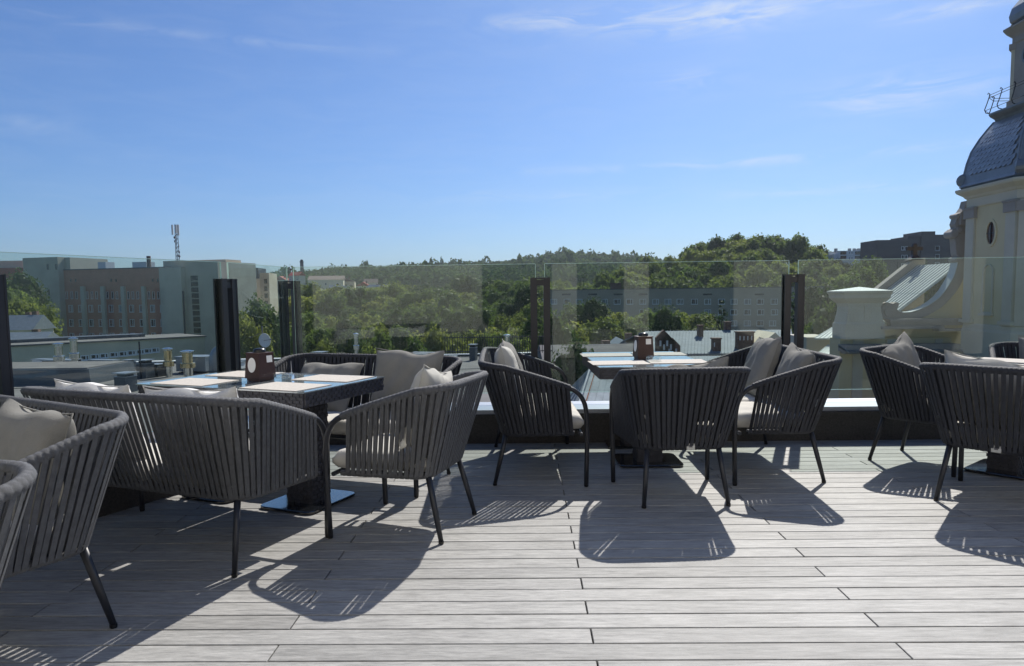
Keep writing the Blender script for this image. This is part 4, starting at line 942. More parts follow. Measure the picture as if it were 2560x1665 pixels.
m.tube(q, .24, 14); m.build('elbow', 'sheet_metal', parent=r, smooth=True)
m = MB(); m.tube([(-.1, 0, .3), (-.1, 0, .36)], .27, 14); m.build('flange', 'dark_sheet', parent=r)
b_ = at(611, 792, 27); r = empty('satellite_dish', (b_.x, 27, ZR)); tag(r, 'white satellite dish on a pole between the left corner posts', 'satellite dish')
m = MB(); m.tube([(-.1, .25, 0), (-.1, .25, b_.z-ZR+.55)], .03, 6); m.tube([(-.1, .25, b_.z-ZR), (0, .05, b_.z-ZR)], .02, 5); m.tube([(-.1, .25, b_.z-ZR+.3), (-.6, .25, b_.z-ZR+.1)], .012, 4); m.build('pole', 'pole_paint', parent=r)
m = MB(); m.lathe([(0, 0), (.12, .012), (.22, .045), (.27, .075), (.272, .08), (.21, .055), (.10, .02), (0, .01)], seg=20, cap=False); o = m.build('dish', 'white_render', parent=r, smooth=True); o.location = (0, .05, b_.z-ZR); o.rotation_euler = (R(82), 0, R(58))
m = MB(); m.tube([(0, 0, .02), (.05, 0, .36)], .008, 4); m.box((.05, 0, .37), (.05, .05, .06)); q = m.build('feed_arm', 'pole_paint', parent=r); q.location = o.location; q.rotation_euler = o.rotation_euler
for px_, yb_, yt_, wpx_, dp_, nm_, mm_, lb_, ct_ in ((235, 850, 838, 60, .5, 'roof_hatch', 'white_render', 'long low white hatch behind the square metal chimney', 'roof hatch'), (478, 858, 844, 46, .7, 'roof_plinth', 'cream', 'pale low plinth right of the ventilation box', 'plinth'),
        (90, 850, 836, 34, .6, 'roof_plinth', 'white_render', 'small white plinth left of the flue pair', 'plinth'), (250, 882, 872, 30, .6, 'roof_hatch', 'sheet_metal', 'low metal hatch left of the square chimney', 'roof hatch'), (330, 905, 893, 44, .8, 'roof_hatch', 'cream', 'pale hatch by the foot of the square chimney', 'roof hatch'),
        (545, 862, 842, 26, .6, 'roof_plinth', 'white_render', 'white plinth between the left corner posts', 'plinth'), (880, 842, 832, 40, .6, 'roof_hatch', 'sheet_metal', 'low metal hatch behind the facing sofa', 'roof hatch'), (1040, 842, 830, 34, .6, 'roof_plinth', 'white_render', 'small white plinth behind the facing sofa', 'plinth'), (205, 872, 862, 26, .5, 'roof_hatch', 'iron', 'dark hatch right of the flue pair', 'roof hatch')):
    roofbox(px_, yb_, yt_, wpx_, dp_, nm_, mm_, lb_, ct_)
m = MB(); m.add([(x, y, z) for z in (ZR+.102, ZR+.14) for x, y in ((-34, 37.5), (.65, 42.5), (.65, 43.05), (-34, 38.05))], [(4, 5, 6, 7), (0, 1, 5, 4), (2, 3, 7, 6), (1, 2, 6, 5), (3, 0, 4, 7), (3, 2, 1, 0)]); nrc(m.build('rear_coping', 'white_render', parent=nr))
m = MB()
for k in range(9): m.box((-30+k*3.4, 26+k*1.1, ZR+.012), (3.2, .06, .012), rz=R(14))
nrc(m.build('felt_joint', 'iron', parent=nr))
pth = [onroof(205, 848), onroof(250, 856), onroof(330, 866), onroof(372, 872)]; m = MB(); m.tube([p+Vector((0, 0, .03)) for p in pth], .02, 5); c_ = m.build('roof_cable', 'iron'); tag(c_, 'thin black cable lying across the near roof', 'cable')
# roof-edge railing behind the facing sofa
r = empty('roof_railing', (-1.6, 42.3, ZR+.14)); tag(r, 'dark picket railing along the near roof edge left of the middle post', 'railing')
m = MB(); m.box((0, 0, .95), (6.4, .05, .05)); m.box((0, 0, .12), (6.4, .05, .05)); m.build('rails', 'iron', parent=r)
m = MB()
for i in range(44): m.box((-3.15+i*.147, 0, .52), (.035, .03, 1.04))
tag(m.build('pickets', 'iron', parent=r), kind='stuff')

# ---- grey flats in the middle distance
gA, gB = at(1268, 700, 200), at(1925, 700, 192); FG = Face((gA.x, gA.y), (gB.x, gB.y))
fl = empty('grey_flats', (gA.x, gA.y, -15.5), FG.rot()); tag(fl, 'long grey block of flats behind the trees, seen through the glass', 'flats')
gz = FG.px(1600, 671)[1]
def fz(o): o.location.z += 15.5; return o
fz(wall_box(fl, 'wall', 'flats_render', 0, FG.L, -15.5, gz, 12)); fz(wall_box(fl, 'roof_coping', 'dark_sheet', -.15, FG.L+.15, gz, gz+.22, 12.3, -.15))
a_, z1_ = FG.px(1432, 657); fz(wall_box(fl, 'roof_hut', 'old_brick', a_-1.5, a_+1.5, gz+.22, z1_, 3, 4))
for X in (345, 540, 730, 915, 1395, 1780, 2195):
    uu, zz = FG.px(1208.6+.3125*X, 502+.3125*583); m = MB(); m.box((uu, -.02, zz), (2.4, .06, .42)); fz(m.build('attic_vent', 'iron', parent=fl))
rows = [(637, [150, 252, 350, 440, 532, 628, 722, 815, 913, 1008, 1100, 1190, 1297, 1395, 1498, 1592, 1692, 1787, 1890, 2192]), (716, [1395, 1498, 1590, 1690, 1790, 1892, 2192, 350, 628, 913]), (798, [1590, 1690, 1785, 1878, 1297, 1498]), (878, [1590, 1690, 1785])]
for r_, (Y_, xs_) in enumerate(rows):
    for X in xs_:
        uu, zz = FG.px(1208.6+.3125*X, 502+.3125*Y_); fz(window(fl, uu, zz, 1.75, 1.45, 1, blind=(X+r_) % 4 == 0))

# ---- dark tower block and white block on the right skyline
D_ = 250; r = empty('dark_tower_block', (at(2124, 600, D_).x, D_, -12)); tag(r, 'dark stepped tower block behind the church cross', 'tower block')
def TB(x0, y0, x1, dep, d0, nm):
    a_, b_ = at(x0, y0, D_), at(x1, y0, D_); return wall_box(r, nm, 'tower_block', a_.x-r.location.x, b_.x-r.location.x, 0, a_.z+12, dep, d0)
TB(2038, 558, 2113, 12, 0, 'left_wing'); TB(2113.3, 549, 2142, 12, .6, 'middle_wing'); TB(2142.3, 538, 2174, 12, 0, 'lift_tower'); TB(2174.3, 545, 2260, 12, .8, 'right_wing')
for yy in (577, 596, 615, 634):
    a_ = at(2176, yy, D_); window(r, a_.x-r.location.x+.8, a_.z+12, 1.5, 1.6, 0, blind=True, d=.8)
for yy in (577, 597, 617, 640):
    for xx in (2098, 2106): a_ = at(xx, yy, D_); window(r, a_.x-r.location.x, a_.z+12, .9, 1.3, 0)
for xx in (2088,): a_ = at(xx, 560, D_); m = MB(); m.box((a_.x-r.location.x, -.03, a_.z/2), (.25, .08, a_.z+10)); m.build('drainpipe', 'iron', parent=r)
D_ = 300; r = empty('white_block', (at(1990, 600, D_).x, D_, -6)); tag(r, 'small white modern block of flats on the right skyline', 'flats')
a_, b_ = at(1949, 583, D_), at(2016, 583, D_); X0 = r.location.x
wall_box(r, 'wall', 'white_render', a_.x-X0, b_.x-X0, 0, a_.z+6, 10); wall_box(r, 'left_step', 'white_render', at(1940, 590, D_).x-X0, a_.x-X0-.02, 0, at(1940, 591, D_).z+6, 9, .5); wall_box(r, 'right_wing', 'white_render', b_.x-X0+.02, at(2037, 577, D_).x-X0, 0, at(2030, 575, D_).z+6, 9, 2)
for xx in (1960, 1994):
    for k, yy in enumerate((588, 598)):
        q = at(xx, yy, D_); m = MB(); m.box((q.x-X0, -.03, q.z+6), (2.4 if k else 2.4, .08, 1.3)); m.build('balcony_glazing', 'dark_window', parent=r)
for xx in (1974, 1980, 2008):
    for yy in (588, 600): q = at(xx, yy, D_); window(r, q.x-X0, q.z+6, .8, 1.3, 0)
for xx in (1950, 1982, 1993, 2003): q = at(xx, 581, D_); m = MB(); m.box((q.x-X0, 3, q.z+6), (1, 1, 1.6)); m.build('roof_vent', 'sheet_metal', parent=r)

# ---- far town below the ridge
rnd = random.Random(12)
TOWN = [(742, 686, 330, 'hip', 'roof_brown', 'hip-roofed house with a broad brown roof left of the wood', 13), (760, 641, 470, 'x', 'roof_brown', 'long barrel-like hall roof in the far town', 22), (800, 645, 480, 'y', 'roof_brown', 'gabled hall in the far town with a rounded roof', 14),
        (690, 632, 520, 'x', 'roof_red', 'red-roofed house by the tall tower', 9), (722, 660, 430, 'x', 'sheet_metal', 'ochre-walled house in the far town', 10), (655, 642, 520, 'y', 'roof_red', 'pink-roofed house right of the corner post', 9), (706, 668, 420, 'x', 'sheet_metal', 'small house left of the ochre one', 7),
        (735, 652, 520, 'x', 'roof_brown', 'brown house below the tall tower', 8), (780, 662, 440, 'x', 'sheet_metal', 'silver-roofed house, left of a pair below the hall', 7), (798, 664, 440, 'x', 'sheet_metal', 'silver-roofed house, right of a pair below the hall', 7), (845, 655, 470, 'y', 'roof_red', 'red gabled house right of the hall', 8),
        (862, 648, 500, 'x', 'roof_brown', 'dark-roofed house right of the red gable', 9), (870, 662, 450, 'x', 'sheet_metal', 'pale-roofed house at the edge of the wood', 8), (890, 668, 440, 'x', 'roof_red', 'orange-roofed house at the edge of the wood', 7), (905, 660, 470, 'x', 'sheet_metal', 'rightmost pale-roofed house of the far town', 8), (760, 672, 430, 'x', 'white_render', 'white house low in the far town', 7), (925, 664, 450, 'x', 'sheet_metal', 'silver shed at the right end of the far town', 7)]
for i, (px, py, D, rg, mr, lab, wx) in enumerate(TOWN):
    mw = 'cream' if i % 3 else ('church_yellow' if i == 4 else 'concrete_light'); house(px, py, D, wx, wx*.8, 6.5, 2.6, rnd.uniform(-.5, .5), mw, mr, lab, 'houses of the far town', wins=3, ridge=rg)
p = at(701, 603, 560); r = empty('brick_tower', (p.x, 560, terrain(p.x, 560))); tag(r, 'tall slim tower standing alone on the far skyline', 'tower'); h_ = p.z-terrain(p.x, 560)
m = MB(); m.lathe([(1.5, 0), (1.35, h_-2.2)], seg=10); m.build('shaft', 'tower_block', parent=r); m = MB(); m.lathe([(1.65, h_-2.2), (1.7, h_-1.6), (1.2, h_-1.4), (1.1, h_-.3), (.3, h_)], seg=10); m.build('head', 'iron', parent=r)
p = at(540, 0, 560)

# ---- tin-roofed houses between the terrace and the flats
def ribbed(P00, P10, P11, P01, n_, m_, name, parent, rib=.05):
    """roof plane eave P00-P10, ridge P01-P11, with standing seams as raised ribs"""
    P = [Vector(q) for q in (P00, P10, P11, P01)]; nn = (P[1]-P[0]).cross(P[3]-P[0]).normalized(); m = MB(); m.add([*P, *[q-nn*.08 for q in P]], [(0, 1, 2, 3), (7, 6, 5, 4), (0, 4, 5, 1), (1, 5, 6, 2), (2, 6, 7, 3), (3, 7, 4, 0)])
    o = m.build(name, m_, parent=parent); m = MB()
    for i in range(n_+1):
        t_ = i/n_; a_, b_ = P[0].lerp(P[1], t_), P[3].lerp(P[2], t_); w2 = (P[1]-P[0]).normalized()*rib*.5; h2 = nn*rib*1.1
        m.add([a_-w2, a_+w2, b_+w2, b_-w2, a_-w2*.6+h2, a_+w2*.6+h2, b_+w2*.6+h2, b_-w2*.6+h2], [(4, 5, 6, 7), (0, 1, 5, 4), (1, 2, 6, 5), (2, 3, 7, 6), (3, 0, 4, 7)])
    tag(m.build('seam', m_, parent=o), kind='stuff'); return o
th = empty('tin_roof_house', (21, 72, -17)); tag(th, 'long house with a blue-grey tin roof and brick chimneys below the flats', 'house'); TO = Vector((21, 72, -17))
def T_(px, py, D): return at(px, py, D)-TO
ra, rb = at(1500, 769, 75), at(1838, 767, 75); ea, eb = at(1488, 822, 67), at(1850, 820, 67); zr_, ze_ = (ra.z+rb.z)/2, (ea.z+eb.z)/2
RA, RB = Vector((ra.x, 75, zr_))-TO, Vector((rb.x, 75, zr_))-TO; EA, EB = Vector((ea.x, 67, ze_))-TO, Vector((eb.x, 67, ze_))-TO
ribbed(EA, EB, RB, RA, 46, 'tin_roof', 'roof', th, .06)
ribbed(Vector((EA.x, 83-72, EA.z)), RA, RB, Vector((EB.x, 83-72, EB.z)), 2, 'tin_roof', 'rear_roof', th, .02)
m = MB(); m.box(((EA.x+EB.x)/2, 75-72, (EA.z-.05)/2), (EB.x-EA.x-.5, 15, EA.z-.05)); m.build('wall', 'old_brick', parent=th)
m = MB(); m.box(((EA.x+EB.x)/2, EA.y-.05, EA.z-.1), (EB.x-EA.x, .14, .16)); m.build('gutter', 'sheet_metal', parent=th)
for px, yb_, yt_, wpx, D, slots in ((1627, 792, 758, 11, 73, 0), (1664, 820, 788, 18, 68, 1), (1730, 818, 773, 38, 68.5, 4), (1690, 775, 750, 13, 75.5, 0)):
    a_, b_ = T_(px, yb_, D), T_(px, yt_, D); s = D/1674; h_ = b_.z-a_.z+.8; st = empty('chimney'); st.parent = th
    bpy.data.objects.remove(st)
    m = MB(); m.box((a_.x, a_.y, b_.z-h_/2), (wpx*s, .8, h_)); m.box((a_.x, a_.y, b_.z+.06), (wpx*s+.14, .95, .12)); o = m.build('chimney', 'old_brick', parent=th)
    for k in range(slots): m = MB(); m.box((a_.x-wpx*s*.35+k*wpx*s*.7/max(1, slots-1), a_.y-.405, b_.z-.5), (.10, .03, .4)); m.build('flue_slot', 'white_render', parent=o)
for k, (X, Ya) in enumerate(((742, 100), (780, 140), (835, 185))):       # stepped brick gable pieces by the box
    px = 1376+.2227*X; a_ = T_(px, 820, 64); b_ = T_(px, 743.8+.2227*Ya, 64); w_ = 1.35; m = MB(); m.prism([(a_.x-w_/2, a_.z-1), (a_.x+w_/2, a_.z-1), (a_.x+w_/2, b_.z-.7), (a_.x, b_.z), (a_.x-w_/2, b_.z-.7)], a_.y-.3, a_.y+.3)
    o = m.build('brick_gable_stack', 'old_brick', parent=th)
    for s_ in (-1, 1): m = MB(); m.box((a_.x+s_*.3, a_.y-.31, b_.z-1.2), (.16, .03, .5)); m.build('flue_slot', 'white_render', parent=o)
q0, q1, q2 = T_(1768, 800, 66), T_(1830, 804, 66), T_(1802, 773, 66)
m = MB(); m.prism([(q0.x, q0.z), (q1.x, q0.z), (q2.x, q2.z)], q0.y, q0.y+5); m.build('dormer_roof', 'cream', parent=th)
m = MB(); m.box(((q0.x+q1.x)/2, q0.y+2.6, q0.z-.8), (q1.x-q0.x-.5, 5, 1.6)); m.build('dormer_wall', 'old_brick', parent=th)
# lower lean-to roof in front of it
ls = empty('lean_to', (17, 60, -17)); tag(ls, 'lower tin lean-to in front of the long tin-roofed house', 'shed'); LO = Vector((17, 60, -17))
ribbed(at(1560, 868, 56)-LO, at(1760, 866, 56)-LO, at(1760, 826, 62)-LO, at(1575, 828, 62)-LO, 26, 'tin_roof', 'roof', ls, .05)
a_, b_ = at(1560, 868, 56)-LO, at(1760, 866, 56)-LO; m = MB(); m.box(((a_.x+b_.x)/2, 0, (a_.z-.3)/2), (b_.x-a_.x-.6, 6.5, a_.z-.3)); m.build('wall', 'old_brick', parent=ls)
# dark low buildings behind the middle table
house(1365, 800, 72, 9, 7, 8, 1.2, R(4), 'old_brick', 'bitumen', 'dark low brick house left of the middle tables', 'houses below the flats', wins=3)
house(1440, 786, 84, 5, 6, 9, 2.2, R(0), 'cream', 'tin_roof', 'small tin-roofed house just left of the brown box', 'houses below the flats', wins=2, ridge='y')
house(1905, 800, 62, 7, 6, 9, .8, R(0), 'old_brick', 'bitumen', 'dark flat-roofed house between the right post and the church', 'houses below the flats', wins=2)
# rusty near roof under the middle table
rr_ = empty('rusty_tin_shed', (5, 27, -17)); tag(rr_, 'near shed with a rust-streaked ribbed tin roof under the middle table', 'shed'); RO = Vector((5, 27, -17))
zr_ = at(1372, 858, 31).z; xr0 = at(1372, 858, 31).x; ze_ = zr_-3.0
ribbed(Vector((xr0-1.7, 25, ze_))-RO, Vector((11, 25, ze_))-RO, Vector((11, 31, zr_))-RO, Vector((xr0, 31, zr_))-RO, 30, 'rust_tin', 'roof', rr_, .035)
ribbed(Vector((xr0-1.9, 37, ze_))-RO, Vector((xr0-1.7, 25, ze_))-RO, Vector((xr0, 31, zr_))-RO, Vector((xr0, 31.2, zr_))-RO, 6, 'rust_tin', 'hip_roof', rr_, .035)
m = MB(); m.tube([Vector((xr0, 31, zr_+.03))-RO, Vector((11, 31, zr_+.03))-RO], .07, 6); m.tube([Vector((xr0, 31, zr_+.03))-RO, Vector((xr0-1.7, 25, ze_+.03))-RO], .07, 6); m.build('ridge_cap', 'sheet_metal', parent=rr_)
m = MB(); m.box((2.0, 3.5, (ze_+17-.25)/2), (11, 11, ze_+17-.25)); m.build('wall', 'old_brick', parent=rr_)
for tt, ww, s0, s1 in ((.03, .10, .35, .95), (.16, .22, .0, .55), (.19, .06, .5, .8), (.45, .15, .1, .5)):
    A_ = Vector((lerp(xr0-1.7*(1-s0), 11, tt), lerp(25, 31, s0), lerp(ze_, zr_, s0)+.012))-RO; B_ = Vector((lerp(xr0-1.7*(1-s1), 11, tt), lerp(25, 31, s1), lerp(ze_, zr_, s1)+.012))-RO
    m = MB(); m.quad(A_-Vector((ww/2, 0, 0)), A_+Vector((ww/2, 0, 0)), B_+Vector((ww/3, 0, 0)), B_-Vector((ww/3, 0, 0))); m.build('rust_streak', 'rust', parent=rr_)

# ================================================================== CHURCH
CX, CYc = 23.45, 33.2
ch = empty('church', (CX, CYc, -18)); tag(ch, 'baroque cream and yellow church with a domed tower at the right edge', 'church')
CO = Vector((CX, CYc, -18))
def cc(o): return o
def ring(r, c, z): return [Vector(p)+Vector((0, 0, z+18)) for p in ((r-c, -r, 0), (r, -r+c, 0), (r, r-c, 0), (r-c, r, 0), (-r+c, r, 0), (-r, r-c, 0), (-r, -r+c, 0), (-r+c, -r, 0))]
def tower_loft(name, m_, prof, parent=None, k=.30, cap=True):
    m = MB(); m.loft([ring(r, r*k, z) for r, z in prof], cap); return m.build(name, m_, parent=parent or ch)
tower_loft('tower_shaft', 'church_yellow', [(2.42, -18), (2.42, 5.0)])
tower_loft('tower_plinth', 'church_cream', [(2.52, -18), (2.52, -.75), (2.48, -.62), (2.47, -.45), (2.44, -.4)])
tower_loft('entablature', 'church_cream', [(2.46, 5.0), (2.5, 5.05), (2.5, 5.42), (2.56, 5.46), (2.62, 5.55), (2.86, 5.72), (2.9, 5.80), (2.9, 5.88), (2.6, 5.95)])
# corner pilasters with grey capitals
for sx, sy in ((-1, -1), (-1, 1), (1, -1)):
    for face in (0, 1):
        px_, py_ = (sx*2.44, sy*1.42) if face == 0 else (sx*1.42, sy*2.44); d = (.16, .62, 5.4) if face == 0 else (.62, .16, 5.4)
        m = MB(); m.box((px_, py_, 18-.4+2.7), d); o = m.build('pilaster', 'church_cream', parent=ch)
        m = MB(); e = (.30, .80, .42) if face == 0 else (.80, .30, .42); m.box((px_, py_, 18+4.72), e); m.box((px_, py_, 18+4.97), (e[0]+.08, e[1]+.08, .08)); m.build('capital', 'church_grey', parent=o)
        m = MB(); e = (.34, .86, .16) if face == 0 else (.86, .34, .16); m.box((px_, py_, 18-.28), e); m.build('pilaster_base', 'church_cream', parent=o)
    m = MB(); q = 2.44-.36; m.box((sx*q, sy*q, 18-.4+2.7), (.86, .16, 5.4), rz=math.atan2(sy, sx)+math.pi/2); o = m.build('corner_pilaster', 'church_cream', parent=ch)
    m = MB(); m.box((sx*q, sy*q, 18+4.72), (1.02, .34, .42), rz=math.atan2(sy, sx)+math.pi/2); m.build('capital', 'church_grey', parent=o)
# oval window and blind niche on the west face
def west(y, z): return Vector((-2.42, y-CYc, z+18))
m = MB(); n_ = 24; c0 = west(33.15, 3.72)
lo = [(c0+Vector((-.05, .40*math.cos(2*math.pi*k/n_), .62*math.sin(2*math.pi*k/n_)))) for k in range(n_)]; li = [(c0+Vector((-.05, .29*math.cos(2*math.pi*k/n_), .50*math.sin(2*math.pi*k/n_)))) for k in range(n_)]; lb = [p+Vector((.07, 0, 0)) for p in lo]; ld = [p+Vector((.05, 0, 0)) for p in li]
m.loft([lb, lo, li, ld], cap=False); ow = m.build('oval_window', 'church_yellow', parent=ch)
m = MB(); m.add([p+Vector((.045, 0, 0)) for p in li], [tuple(range(n_))[::-1]]); m.build('pane', 'oval_glass', parent=ow)
m = MB(); m.box(c0+Vector((-.03, 0, 0)), (.03, .03, 1.0)); m.box(c0+Vector((-.03, 0, 0)), (.03, .56, .03)); m.build('glazing_bar', 'iron', parent=ow)
arch = [(-.38, 0), (.38, 0)]+[(.38*math.cos(R(a_)), 1.85+.38*math.sin(R(a_))) for a_ in range(0, 181, 15)]
inn = [(y_*.82, .07+z_*.955) for y_, z_ in arch]; b0 = west(33.2, .1); m = MB(); m.loft([[b0+Vector((-.005, y_, z_)) for y_, z_ in arch], [b0+Vector((-.07, y_, z_)) for y_, z_ in arch], [b0+Vector((-.07, y_, z_)) for y_, z_ in inn], [b0+Vector((-.005, y_, z_)) for y_, z_ in inn]], cap=False); m.build('blind_niche', 'church_cream', parent=ch)
m = MB(); m.box(b0+Vector((-.07, 0, -.05)), (.16, .9, .1)); m.build('niche_sill', 'church_cream', parent=ch)
# main dome
DP = [(2.62, 5.95), (2.66, 6.05), (2.62, 6.35), (2.58, 6.6), (2.50, 7.1), (2.36, 7.65), (2.10, 8.2), (1.86, 8.6), (1.66, 8.9)]
dome = tower_loft('dome', 'dome_metal', DP)
tower_loft('dome_base', 'dome_metal', [(2.70, 5.93), (2.78, 6.0), (2.72, 6.12)], parent=dome)
def prof_at(t):
    L = [0]
    for (a_, b_), (c_, d_) in zip(DP[2:-1], DP[3:]): L.append(L[-1]+math.hypot(c_-a_, d_-b_))
    s_ = t*L[-1]; k = 0
    while k < len(L)-2 and L[k+1] < s_: k += 1
    f = (s_-L[k])/(L[k+1]-L[k]); a_, b_ = DP[2+k], DP[3+k]; return lerp(a_[0], b_[0], f), lerp(a_[1], b_[1], f), Vector((b_[0]-a_[0], b_[1]-a_[1])).normalized()
sm = MB(); sh = [(-.5, .5), (.5, .5), (.5, -.1), (.36, -.38), (0, -.52), (-.36, -.38), (-.5, -.1)]
sm.loft([[(x*.98, y, -.008) for x, y in sh], [(x*.98, y, .028 if y < 0 else .008) for x, y in sh]]); scale_me = sm.mesh('roof_scale', 'dome_scale')
for face in (0, 1):        # west and south panels
    rows_ = 11
    for i in range(rows_):
        r_, z_, tg = prof_at(.10+.82*i/rows_); half = r_*.70-.30; cols = 9
        for j in range(cols+(i % 2)):
            s_ = (j+.5-(.5 if i % 2 else 0))/cols*2-1
            if abs(s_) > 1.01: continue
            yv = s_*half; pos = Vector((-r_-.02, yv, z_+18)); ax = Vector((0, -1, 0)); up = Vector((-tg.x, 0, tg.y)); nn = ax.cross(up)
            sc_ = (2*half/cols, 2.3/rows_*1.25)
            Mx = Matrix(((ax.x*sc_[0], up.x*sc_[1], nn.x, pos.x), (ax.y*sc_[0], up.y*sc_[1], nn.y, pos.y), (ax.z*sc_[0], up.z*sc_[1], nn.z, pos.z), (0, 0, 0, 1)))
            if face == 1: Mx = Matrix.Rotation(math.pi/2, 4, 'Z') @ Mx
            link('roof_scale', scale_me, dome, Mx)
# corner ribs with volutes
for sx, sy in ((-1, 1), (-1, -1), (1, -1), (1, 1)):
    m = MB(); loops = []
    for r_, z_ in DP[1:]:
        q = r_*(1-.15); w_ = r_*.20; n2 = Vector((sx, sy, 0)).normalized(); t2 = Vector((-sy, sx, 0)).normalized(); b_ = Vector((sx*q, sy*q, z_+18))
        loops.append([b_-t2*w_-n2*.05, b_+t2*w_-n2*.05, b_+t2*w_*.8+n2*.14, b_-t2*w_*.8+n2*.14])
    m.loft(loops); rb = m.build('dome_rib', 'dome_metal', parent=dome)
    m = MB(); q = 2.62*.85; c_ = Vector((sx*q, sy*q, 6.33+18))+Vector((sx, sy, 0)).normalized()*.02; t2 = Vector((-sy, sx, 0)).normalized()
    m.tube([c_-t2*.58, c_-t2*.5, c_+t2*.5, c_+t2*.58], [.22, .32, .32, .22], 14); m.build('volute', 'dome_metal', parent=rb)
# gallery, railing, lantern
gal = tower_loft('gallery', 'dome_metal', [(1.68, 8.88), (1.72, 9.0), (1.86, 9.12), (1.9, 9.2), (1.9, 9.28)])
m = MB(); tops = []
corner = ring(1.86, 1.86*.3, 9.28)
for k in range(8):
    A_, B_ = corner[k], corner[(k+1) % 8]; nb = 3 if (B_-A_).length > 1.5 else 1
    for i in range(nb):
        p = A_.lerp(B_, i/nb); o_ = Vector((p.x, p.y, 0)).normalized()
        m.tube([p, p+o_*.16+Vector((0, 0, .05)), p+o_*.22+Vector((0, 0, .2)), p+o_*.14+Vector((0, 0, .45)), p+o_*.06+Vector((0, 0, .75)), p+o_*.04+Vector((0, 0, .9)), p+o_*.10+Vector((0, 0, .95)), p+o_*.12+Vector((0, 0, .88))], .022, 5)
m.build('railing_bars', 'iron', parent=gal)
m = MB()
for dz, oo in ((.84, .05), (.72, .06), (.16, .2)):
    m.tube([p+Vector((p.x, p.y, 0)).normalized()*oo+Vector((0, 0, dz)) for p in corner], .014, 5, closed=True)
m.build('railing_rails', 'iron', parent=gal)
lan = tower_loft('lantern', 'church_grey', [(1.36, 9.28), (1.36, 9.7), (1.2, 9.75), (1.2, 12.2), (1.26, 12.25), (1.26, 12.5), (1.32, 12.6), (1.56, 12.85), (1.56, 12.93), (1.28, 13.05)])
for sx, sy in ((-1, -1), (-1, 1), (1, -1)):
    m = MB(); m.box((sx*1.02, sy*1.02, 18+11), (.62, .16, 2.5), rz=math.atan2(sy, sx)+math.pi/2); o = m.build('lantern_pilaster', 'church_cream', parent=lan); m = MB(); m.box((sx*1.04, sy*1.04, 18+12.1), (.74, .28, .26), rz=math.atan2(sy, sx)+math.pi/2); m.build('capital', 'church_grey', parent=o)
m = MB(); c0 = Vector((-1.2, 0, 18+11.5)); lo = [(c0+Vector((-.06, .22*math.cos(2*math.pi*k/20), .34*math.sin(2*math.pi*k/20)))) for k in range(20)]; li = [(c0+Vector((-.06, .13*math.cos(2*math.pi*k/20), .23*math.sin(2*math.pi*k/20)))) for k in range(20)]
m.loft([[p+Vector((.08, 0, 0)) for p in lo], lo, li, [p+Vector((.05, 0, 0)) for p in li]], cap=False); o = m.build('lantern_oculus', 'dome_metal', parent=lan); m = MB(); m.add([p+Vector((.04, 0, 0)) for p in li], [tuple(range(20))[::-1]]); m.build('pane', 'dark_window', parent=o)
ud = tower_loft('upper_dome', 'dome_metal', [(1.22, 13.05), (1.36, 13.2), (1.4, 13.45), (1.32, 13.8), (1.05, 14.2), (.72, 14.55), (.5, 14.8), (.42, 15.1)])
tower_loft('upper_dome_band', 'dome_scale', [(1.24, 13.0), (1.34, 13.08), (1.26, 13.16)], parent=ud)
# scroll wall west of the tower, in the plane of the facade
YS = 36.2
def W2(px, py): p = at(px, py, YS); return (p.x-CX, p.z+18)
def dsp(X, Y): return 1906+.2042*X, 520.6+.2042*Y
up_e = [(2070, 706), (2078, 702), (2084, 705), (2082, 712), (2079, 718), (2084, 724), (2094, 727), (2110, 726), (2130, 720), (2151, 710), (2166, 700), (2178, 690), (2189, 677), (2198, 663), (2205, 651), (2210, 641), (2216, 622), (2220, 602)]
lo_e = [(2262, 602), (2243, 618), (2236, 640), (2225, 663), (2214, 680), (2202, 694), (2188, 709), (2171, 721), (2150, 733), (2128, 741), (2100, 745), (2060, 745), (2045, 740), (2035, 728), (2034, 716), (2042, 706), (2055, 702)]
m = MB(); m.prism([W2(*p) for p in up_e+lo_e], YS-CYc-.25, YS-CYc+.25); o = m.build('scroll_band', 'church_grey', parent=ch)
m = MB(); c_ = W2(2057, 724); m.tube([Vector((c_[0], YS-CYc-.33, c_[1])), Vector((c_[0], YS-CYc-.2, c_[1]))], .40, 20); m.tube([Vector((c_[0], YS-CYc-.40, c_[1])), Vector((c_[0], YS-CYc-.3, c_[1]))], .22, 16); m.build('volute_eye', 'church_grey', parent=o)
cap_e = up_e[5:]; m = MB()
for (a_, b_) in zip(cap_e[:-1], cap_e[1:]):
    A_, B_ = W2(*a_), W2(*b_); y0_, y1_ = YS-CYc-.3, YS-CYc+.3; dz = .035
    m.add([(A_[0], y0_, A_[1]+.003), (B_[0], y0_, B_[1]+.003), (B_[0], y1_, B_[1]+.003), (A_[0], y1_, A_[1]+.003), (A_[0]-.02, y0_, A_[1]+dz), (B_[0]-.02, y0_, B_[1]+dz), (B_[0]-.02, y1_, B_[1]+dz), (A_[0]-.02, y1_, A_[1]+dz)], [(4, 5, 6, 7), (0, 1, 5, 4), (2, 3, 7, 6)])
m.build('scroll_flashing', 'tin_green', parent=o)
fill = [W2(*p) for p in [(2270, 600)]+lo_e[1:11]]+[W2(2100, 800), W2(2270, 800)]
m = MB(); m.prism(fill, YS-CYc-.08, YS-CYc+.12); m.build('scroll_wall', 'church_yellow', parent=ch)
